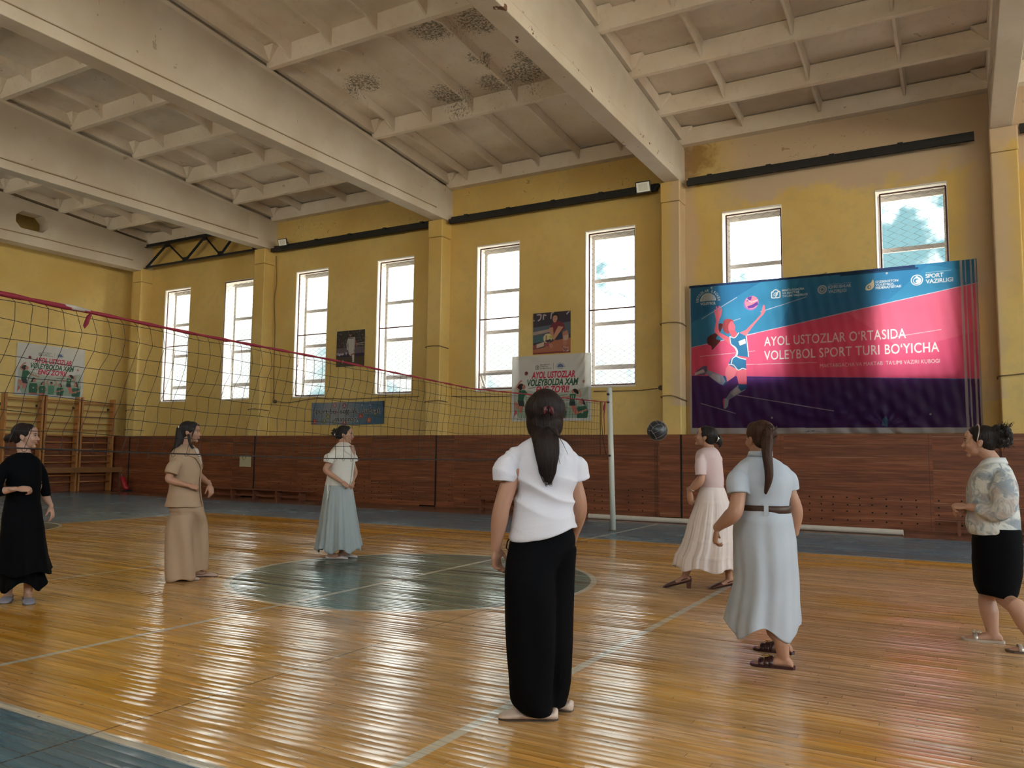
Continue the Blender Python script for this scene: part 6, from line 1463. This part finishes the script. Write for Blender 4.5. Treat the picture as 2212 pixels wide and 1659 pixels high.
# --- 2. light blue dress with brown belt
M_LBLUE = cloth_mat('light_blue_satin', (.47, .52, .61), .55, .0004, .05)
root, body, D, J, R, at = person('blue', 'woman from behind in a light blue dress with a brown belt', SK_B, 1.12, 1.28, (-.62, .78, .0), 1.02, (.8, .3, -.4), (-.8, .2, 0), (.6, .5))
up_ = garment('dress_bodice', D, M_LBLUE, root, True, .0065, 11, .008, ((1, 0, .6), (-1, 0, .8), (0, 0, 1)), zlo=(1.0, 1.25))
skirt('dress_skirt', D['skirt'], M_LBLUE, root, 6, .12, 0, 12, .045, tier=None, twist=1.6)
collar('dress_collar', J, R, M_LBLUE, up_, .066, .030, .01, .9, (-.45, .9), .028, .012)
M_BELT = plain('dark_brown_leather', (.055, .024, .016), .5)
w0 = D['skirt'][0]
def bandloft(ring, z0, z1, grow, n=48):
    cx, cy, z, a, b = ring
    return zloft([(cx, cy, z0, a + grow, b + grow), (cx, cy, (z0 + z1) / 2, a + grow, b + grow), (cx, cy, z1, a + grow, b + grow)], n, 1, 2.2, False)
g = G(); v, f = bandloft(w0, w0[2] - .024, w0[2] + .024, .010); g.add(v, f); belt = g.obj('belt', M_BELT, root, True); m_ = belt.modifiers.new('thickness', 'SOLIDIFY'); m_.thickness = .006
g = G(); yb_ = w0[1] - w0[4] - .014; g.box(w0[0] - .012, w0[0] + .016, yb_ - .010, yb_ + .002, w0[2] - .036, w0[2] + .036); g.obj('belt_loop', M_LBLUE, belt)
g = G(); xx = w0[0] - w0[3] - .012
for dy in (0, .02): g.tube([(xx, -.02 + dy, w0[2] - .02), (xx - .02, -.03 + dy, w0[2] - .2), (xx - .005 - dy, -.03 + dy, w0[2] - .32 - dy)], .0045, 6)
g.obj('belt_cord', M_BLK, belt, True)
M_PATENT = plain('dark_patent', (.045, .014, .018), .2)
sandal(J['anL'], J['toeL'], M_PATENT, root, M_GOLD); sandal(J['anR'], J['toeR'], M_PATENT, root, M_GOLD)
p = hair_cap(at, R, 1.05) + sheet_hair(D['hair'], 8, 7)
p.append(limb([at(0, -.10, .05), at(0, -.125, .03), np.array(D['hair'][0][:3])], [.045, .036, .032], 3, 12))
hair = fuse('hair', p, .006, H_BROWN, body, 2)
g = G(); cc = at(0, -.125, .045)
for e in (-1, 0, 1):
    for u_ in (-1, 1): g.tube([cc, cc + R @ np.array((e * .022, -.018, u_ * .016)), cc + R @ np.array((e * .030 + .004, -.006, u_ * .036))], [.004, .0045, .0025], 6)
g.obj('butterfly_clip', plain('dark_metal_clip', (.08, .07, .07), .3, .8), hair, True)
# --- 3. pink blouse, tiered skirt
M_PINKT = cloth_mat('pale_pink_knit', (.66, .51, .52), .85, .0008, .04); M_PINKS = cloth_mat('pale_pink_cotton', (.76, .665, .65), .9, .0008, .04)
root, body, D, J, R, at = person('pink', 'woman in a pale pink top and long tiered skirt, looking up at the ball', SK_B, .95, .98, (-.93, .15, .28), 1.0, (.6, .8, 0), (.5, -.6, 0), (.45, .45), lift=(.05, .035), pitch=(-.28, -.2), htilt=.05)
up_ = garment('knit_top', D, M_PINKT, root, True, .0065, 21, .006, ((0, 0, 1), (1, 0, 1)))
skirt('tiered_skirt', D['skirt'], M_PINKS, root, 11, .09, 0, 22, .02, tier=(.22, .42, .62, .82), n=220)
M_MAROON = plain('brown_leather_shoe', (.085, .028, .020), .4)
for a_, t_, l_, pt in ((J['anL'], J['toeL'], .05, -.28), (J['anR'], J['toeR'], .035, -.2)):
    o = flat_shoe(a_, t_, M_MAROON, root, 1.08, None, l_, pt, -.09, .07, 'heeled_shoe')
    an, d, s_ = frame2(a_, t_); g = G(); b = np.array([an[0], an[1], 0]) - d * .045
    zt = l_ + .02; g.hexa([b - d * .02 - s_ * .02 + np.array((0, 0, .0)), b + d * .02 - s_ * .02, b + d * .02 + s_ * .02, b - d * .02 + s_ * .02, b - d * .026 - s_ * .025 + np.array((0, 0, zt)), b + d * .026 - s_ * .025 + np.array((0, 0, zt)), b + d * .026 + s_ * .025 + np.array((0, 0, zt)), b - d * .026 + s_ * .025 + np.array((0, 0, zt))])
    g.obj('block_heel', M_MAROON, o)
    g = G(); g.tube([an * np.array((1, 1, 0)) + d * .03 + s_ * e_[0] * .040 + np.array((0, 0, l_ + e_[1])) - d * e_[2] for e_ in ((-1, .03, 0), (-.9, .05, .05), (0, .065, .095), (.9, .05, .05), (1, .03, 0))], .005, 6); g.obj('heel_strap', M_MAROON, o, True)
bn = D['hair']
p = hair_cap(at, R, 1.03, front=-.004) + [ellip(at(0, -.125, .012), (.040, .042, .048), R), ellip(at(.0, -.150, -.006), (.030, .030, .040), R), limb([at(0, -.15, .0), at(0, -.165, -.03), at(0, -.160, -.065)], [.022, .016, .006], 3, 8)]
hair = fuse('hair', p, .006, H_BLACK, body, 2)
def claw(at, R, c, hair, mat, s=1.0, name='claw_clip'):
    g = G(); cc = at(*c)
    for e in (-1, 0, 1):
        g.tube([cc + R @ (np.array((.0, .008, .022)) * s), cc + R @ (np.array((e * .016 - .0, -.006, .012)) * s), cc + R @ (np.array((e * .024, -.010, -.012)) * s), cc + R @ (np.array((e * .016, .0, -.028)) * s)], .0032 * s, 6)
    for e in (-1, 1): v, f = ellip(cc + R @ (np.array((e * .012, -.012, .004)) * s), [.006 * s] * 3); g.add(v, f)
    g.obj(name, mat, hair, True)
claw(at, R, (-.045, -.125, .020), hair, M_SILVER, 1.1)
g = G(); wr, el = np.array(J['wrL']), np.array(J['elL']); dd = nrm(wr - el); a_ = nrm(np.cross(dd, (0, 1, 0))); b_ = np.cross(dd, a_); q = wr - dd * .035
g.tube([q + (a_ * math.cos(t) + b_ * math.sin(t)) * .031 for t in np.linspace(0, 6.3, 16)], .0028, 6, caps=False); g.obj('bracelet', M_SILVER, body, True)
g = G()
for s__ in (-1, 1): v, f = ellip(at(s__ * .083, -.012, -.042), (.005, .005, .007), R, 8, 6); g.add(v, f)
g.obj('earrings', M_GOLD, body, True)
# --- 4. floral blouse, black skirt
def floral():
    m, b = new_mat('grey_floral_chiffon'); P, x, y, z = objpos()
    a = noise(P, 9.0, 4.0, .62, 1.6); c2 = noise(P, 5.0, 3.0, .6, .8)
    c = mix(ramp(a, .40, .60), (.30, .34, .39), (.66, .68, .66)); c = mix(ramp(c2, .48, .62) * .6, c, (.52, .42, .38)); c = mix(ramp(a, .66, .72), c, (.74, .76, .74)); c = mix(ramp(noise(P, 16.0, 3.0, .6, 1.0), .64, .70) * .7, c, (.13, .15, .18))
    setp(b, Base_Color=c, Roughness=.8); b.inputs['Specular IOR Level'].default_value = .25
    return m
M_FLOR = floral(); M_COLLAR = cloth_mat('white_collar_cloth', (.66, .67, .68), .8, .0004, .03)
root, body, D, J, R, at = person('right', 'woman in a grey floral blouse and black knee-length skirt, walking at the right edge', SK_A, 1.10, 1.12, (-1, .05, .0), 1.06, (0, .5, -.85), (0, .3, -.9), (.95, .9), lift=(.0, .0))
up_ = garment('floral_blouse', D, M_FLOR, root, True, .0075, 31, .009, ((1, 0, .5), (-1, .3, .8), (0, 1, .6)), sm=2)
collar('shirt_collar', J, R, M_COLLAR, up_, .070, .040, .03, .8, (-1, .05), .030, .028)
skirt('black_skirt', D['skirt'], M_BLK, root, 3, .012, 0, 32, .012, k=2.4)
M_CLEAR = plain('silver_sandal', (.60, .55, .50), .3, .4)
sandal(J['anR'], J['toeR'], M_CLEAR, root, M_GOLD, plain('pale_sole', (.50, .42, .36), .5), straps=((.115, .045),))
an, d, s_ = frame2(J['anR'], J['toeR']); g = G()
for i in range(7):
    v, f = ellip(np.array([an[0], an[1], .062]) + d * (.105 + .022 * math.cos(i * .9)) + s_ * .022 * math.sin(i * .9) + np.array((0, 0, .006 * (i % 2))), (.013, .013, .008)); g.add(v, f)
g.obj('shoe_rosette', plain('gold_satin_rosette', (.62, .52, .40), .35, .5), root, True)
sandal(J['anL'], J['toeL'], M_CLEAR, root, None, M_SOLE, straps=((.115, .045),))
p = hair_cap(at, R, 1.06, front=-.006)
rg = np.random.default_rng(9)
for i in range(26):
    a = rg.uniform(0, 6.28); b = rg.uniform(0, 1); p.append(ellip(at(.058 * math.cos(a) * b ** .5, -.135 + rg.uniform(-.05, .03), .040 + .062 * math.sin(a) * b ** .5), [rg.uniform(.018, .032)] * 3, None, 10, 8))
p.append(ellip(at(0, -.115, .03), (.062, .06, .072), R))
hair = fuse('hair', p, .0055, H_BLACK, body, 1)
P_ = []
for i in range(70):
    a = rg.uniform(0, 6.28); q = np.array((.05 * math.cos(a), -.145 + rg.uniform(-.04, .03), .045 + .055 * math.sin(a))); o_ = nrm((math.cos(a), rg.uniform(-1, .2), math.sin(a))); t1 = nrm(np.cross(o_, (0, 1, 0)) + .01)
    P_.append([at(*(q + o_ * .01)), at(*(q + o_ * .032 + t1 * .014)), at(*(q + o_ * .030 - t1 * .010)), at(*(q + o_ * (.046 + .012 * rg.random()) + t1 * .006))])
strands(P_, .0022, 'curls', H_BLACK, hair, 4)
g = G(); g.tube([at(.088 * math.cos(t), .008 + .012 * math.sin(t * 2), .015 + .108 * math.sin(t)) for t in np.linspace(-.1, 3.24, 20)], .0045, 6); g.obj('headband', plain('beaded_headband', (.45, .33, .28), .3, .4), hair, True)
# --- 5. black dress
root, body, D, J, R, at = person('black', 'smiling woman in a long black dress at the left edge, behind the net', SK_A, .95, .92, (.95, -.30, .02), 1.0, (-.8, .3, 0), (0, .6, -.8), (.45, .75), smile=True)
for r_ in (-1, -2): D['top'][r_][3] *= .97; D['top'][r_][4] *= .97
blk = garment('black_bodice', D, M_BLK, root, True, .007, 41, .003, ((0, 0, 1), (1, 0, 1)))
D['skirt'][0][3] *= .90; D['skirt'][0][4] *= .86; D['skirt'][1][3] *= .97
skirt('black_dress_skirt', D['skirt'], M_BLK, root, 6, .07, 0, 42, .02, twist=1.2)
rgk = [list(r) for r in D['skirt']]; under = [[r[0] - .02, r[1] + .07, r[2] - .08 - .06 * (i / 5), r[3] * .92, r[4] * .95] for i, r in enumerate(rgk[2:])]
skirt('black_dress_back_hem', under, M_BLK, root, 7, .10, 0, 43, .045)
M_MESHSH = plain('greyish_lilac_shoe', (.24, .23, .28), .7)
flat_shoe(J['anL'], J['toeL'], M_MESHSH, root, 1.04); flat_shoe(J['anR'], J['toeR'], M_MESHSH, root, 1.04)
g = G(); wr, tp = np.array(J['wrR']), np.array(J['tipR']); q = wr + (tp - wr) * .68; g.tube([q + np.array((0, .010 * math.cos(a), .010 * math.sin(a) - .012)) for a in np.linspace(0, 6.3, 12)], .002, 5, caps=False); g.obj('ring', M_GOLD, body, True)
p = hair_cap(at, R, 1.02, front=-.006) + [ellip(at(0, -.118, -.012), (.042, .036, .040), R), ellip(at(0, -.145, -.018), (.030, .028, .030), R), limb([at(0, -.15, -.01), at(0, -.17, -.02), at(0, -.165, -.045)], [.014, .010, .004], 3, 8)]
fuse('hair', p, .006, H_DEEP, body, 2)
g = G()
for s__ in (-1, 1): v, f = ellip(at(s__ * .083, -.012, -.042), (.005, .005, .006), R, 8, 6); g.add(v, f)
g.obj('earrings', M_SILVER, body, True)
# --- 6. beige suit
M_BEIGE = cloth_mat('beige_linen', (.40, .275, .185), .85, .0008, .06)
root, body, D, J, R, at = person('beige', 'laughing woman in a beige shirt and wide trousers, behind the net', SK_B, .95, .95, (.95, -.28, .0), 1.0, (-.5, .6, -.3), (0, .7, -.7), (.5, .45), smile=True)
D['legR'][0][3] *= .86; D['legR'][0][4] *= .86
D['legL'] = [[a, b, c, d * .93, e * .90] for a, b, c, d, e in D['legL'][:2]] + D['legL'][2:]
D['top'][-1][3] *= 1.05; D['top'][-1][4] *= 1.12; D['top'][-2][4] *= 1.06
up_ = garment('beige_shirt', D, M_BEIGE, root, True, .0065, 51, .007, ((0, 0, 1), (1, 0, 1), (1, .5, 0)))
collar('shirt_collar', J, R, M_BEIGE, up_, .058, .030, .04, 1.2, (.95, -.28), .004, .026)
zn = J['neck'][2] - .03
flap('inner_top', D, (.93, -.36), zn, zn - .17, ((0, -.62), (1, -.02)), ((0, .62), (1, .02)), .006, plain('cream_inner_top', (.55, .47, .42), .8), up_)
for e in (-1, 1): flap('lapel', D, (.93, -.36), zn - .01, zn - .22, ((0, e * .55), (1, e * .03)), ((0, e * .95), (.35, e * 1.0), (.42, e * .62), (1, e * .10)), .012, M_BEIGE, up_)
flap('button_placket', D, (.93, -.36), zn - .22, D['top'][-1][2] + .01, ((0, -.02), (1, -.02)), ((0, .13), (1, .13)), .009, M_BEIGE, up_)
p = [zloft(D['legL'], 40, 4, 2.5, True), zloft(D['legR'], 40, 4, 2.5, True)]
def bt(co, nr): return co + nr * ((.016 * np.sin(30 * co[:, 0] + 6 * co[:, 2]) + .006 * np.sin(22 * co[:, 1] + 3 * co[:, 2])) * np.clip((.95 - co[:, 2]) / .5, 0, 1))[:, None]
fuse('beige_trousers', p, .009, M_BEIGE, root, 2, bt)
flat_shoe(J['anL'], J['toeL'], plain('nude_shoe', (.48, .33, .27), .5), root, 1.04); flat_shoe(J['anR'], J['toeR'], _simple['nude_shoe'], root, 1.06)
p = hair_cap(at, R, 1.03) + sheet_hair([[*at(0, -.085, .0)[:2], at(0, -.085, .0)[2] + .03, .055, .07]] + D['hair'][2:], 55, 7)
for s__ in (-1, 1): p.append(limb([at(s__ * .045, .070, .085), at(s__ * .072, .060, .03), at(s__ * .076, .045, -.03), at(s__ * .070, .040, -.075)], [.008, .010, .007, .003], 4, 8))
p.append(limb([at(.07, .0, -.02), at(.085, .03, -.12), at(.075, .075, -.2), at(.07, .08, -.27)], [.012, .015, .012, .005], 4, 8))
hair = fuse('hair', p, .0055, H_BLACK, body, 2)
claw(at, R, (.045, -.095, .058), hair, M_SILVER, .8, 'pearl_clip')
# --- 7. white shirt and long grey skirt
M_WSHIRT = cloth_mat('off_white_shirt', (.62, .58, .53), .85, .0006, .04); M_GREY = cloth_mat('pale_grey_skirt', (.33, .365, .375), .85, .0008, .05)
root, body, D, J, R, at = person('white', 'woman in a short-sleeved white shirt and long pale grey skirt, by the centre circle', SK_B, .92, .95, (.96, -.25, -.03), 1.0, (.2, .6, -.6), (.2, .6, -.6), (.7, .6))
up_ = garment('white_shirt', D, M_WSHIRT, root, True, .0065, 61, .008, ((0, 0, 1), (1, 0, 1)))
collar('shirt_collar', J, R, M_WSHIRT, up_, .056, .032, .04, 1.1, (.9, -.45), .004, .026)
zn = J['neck'][2] - .02
flap('open_neckline', D, (.88, -.48), zn, zn - .13, ((0, -.60), (1, -.03)), ((0, .60), (1, .03)), .005, SK_B, up_)
for e in (-1, 1): flap('collar_flap', D, (.88, -.48), zn + .0, zn - .16, ((0, e * .55), (1, e * .04)), ((0, e * 1.0), (.45, e * .95), (1, e * .12)), .012, M_WSHIRT, up_)
flap('button_placket', D, (.88, -.48), zn - .16, D['top'][-2][2], ((0, -.03), (1, -.03)), ((0, .12), (1, .12)), .008, M_WSHIRT, up_)
g = G(); w0 = D['top'][-2]; xx, yy = w0[0] - w0[3] * .80, -w0[4] * .80
for dx_ in (0, .014): g.tube([(xx + dx_, yy - .03, w0[2] + .03), (xx + dx_ * 1.5, yy - .045, w0[2] - .05), (xx - dx_ + .01, yy - .05, w0[2] - .14 - dx_ * 3)], [.004, .006, .008], 6)
g.obj('side_ties', M_WSHIRT, up_, True)
skirt('grey_skirt', D['skirt'], M_GREY, root, 13, .12, 0, 62, .028, n=220)
M_NUDE2 = plain('blush_sandal', (.55, .45, .42), .5)
flat_shoe(J['anL'], J['toeL'], M_NUDE2, root, 1.02); flat_shoe(J['anR'], J['toeR'], M_NUDE2, root, 1.04)
p = hair_cap(at, R, 1.02, front=-.004) + [ellip(at(0, -.105, .0), (.045, .045, .055), R)]
rg = np.random.default_rng(12)
for i in range(16):
    a = rg.uniform(-.6, 2.4); L = rg.uniform(.04, .075); b0 = (rg.uniform(-.02, .02), -.115, .02)
    p.append(limb([at(*b0), at(b0[0] * 1.6, b0[1] - L * math.cos(a - .3) * .6 - .015, b0[2] + L * math.sin(a) * .7), at(b0[0] * 2.2, b0[1] - L * math.cos(a - .5) - .015, b0[2] + L * math.sin(a - .3))], [.010, .008, .002], 3, 7))
hair = fuse('hair', p, .0055, H_BLACK, body, 1)
claw(at, R, (.040, -.115, .0), hair, M_SILVER, .9)
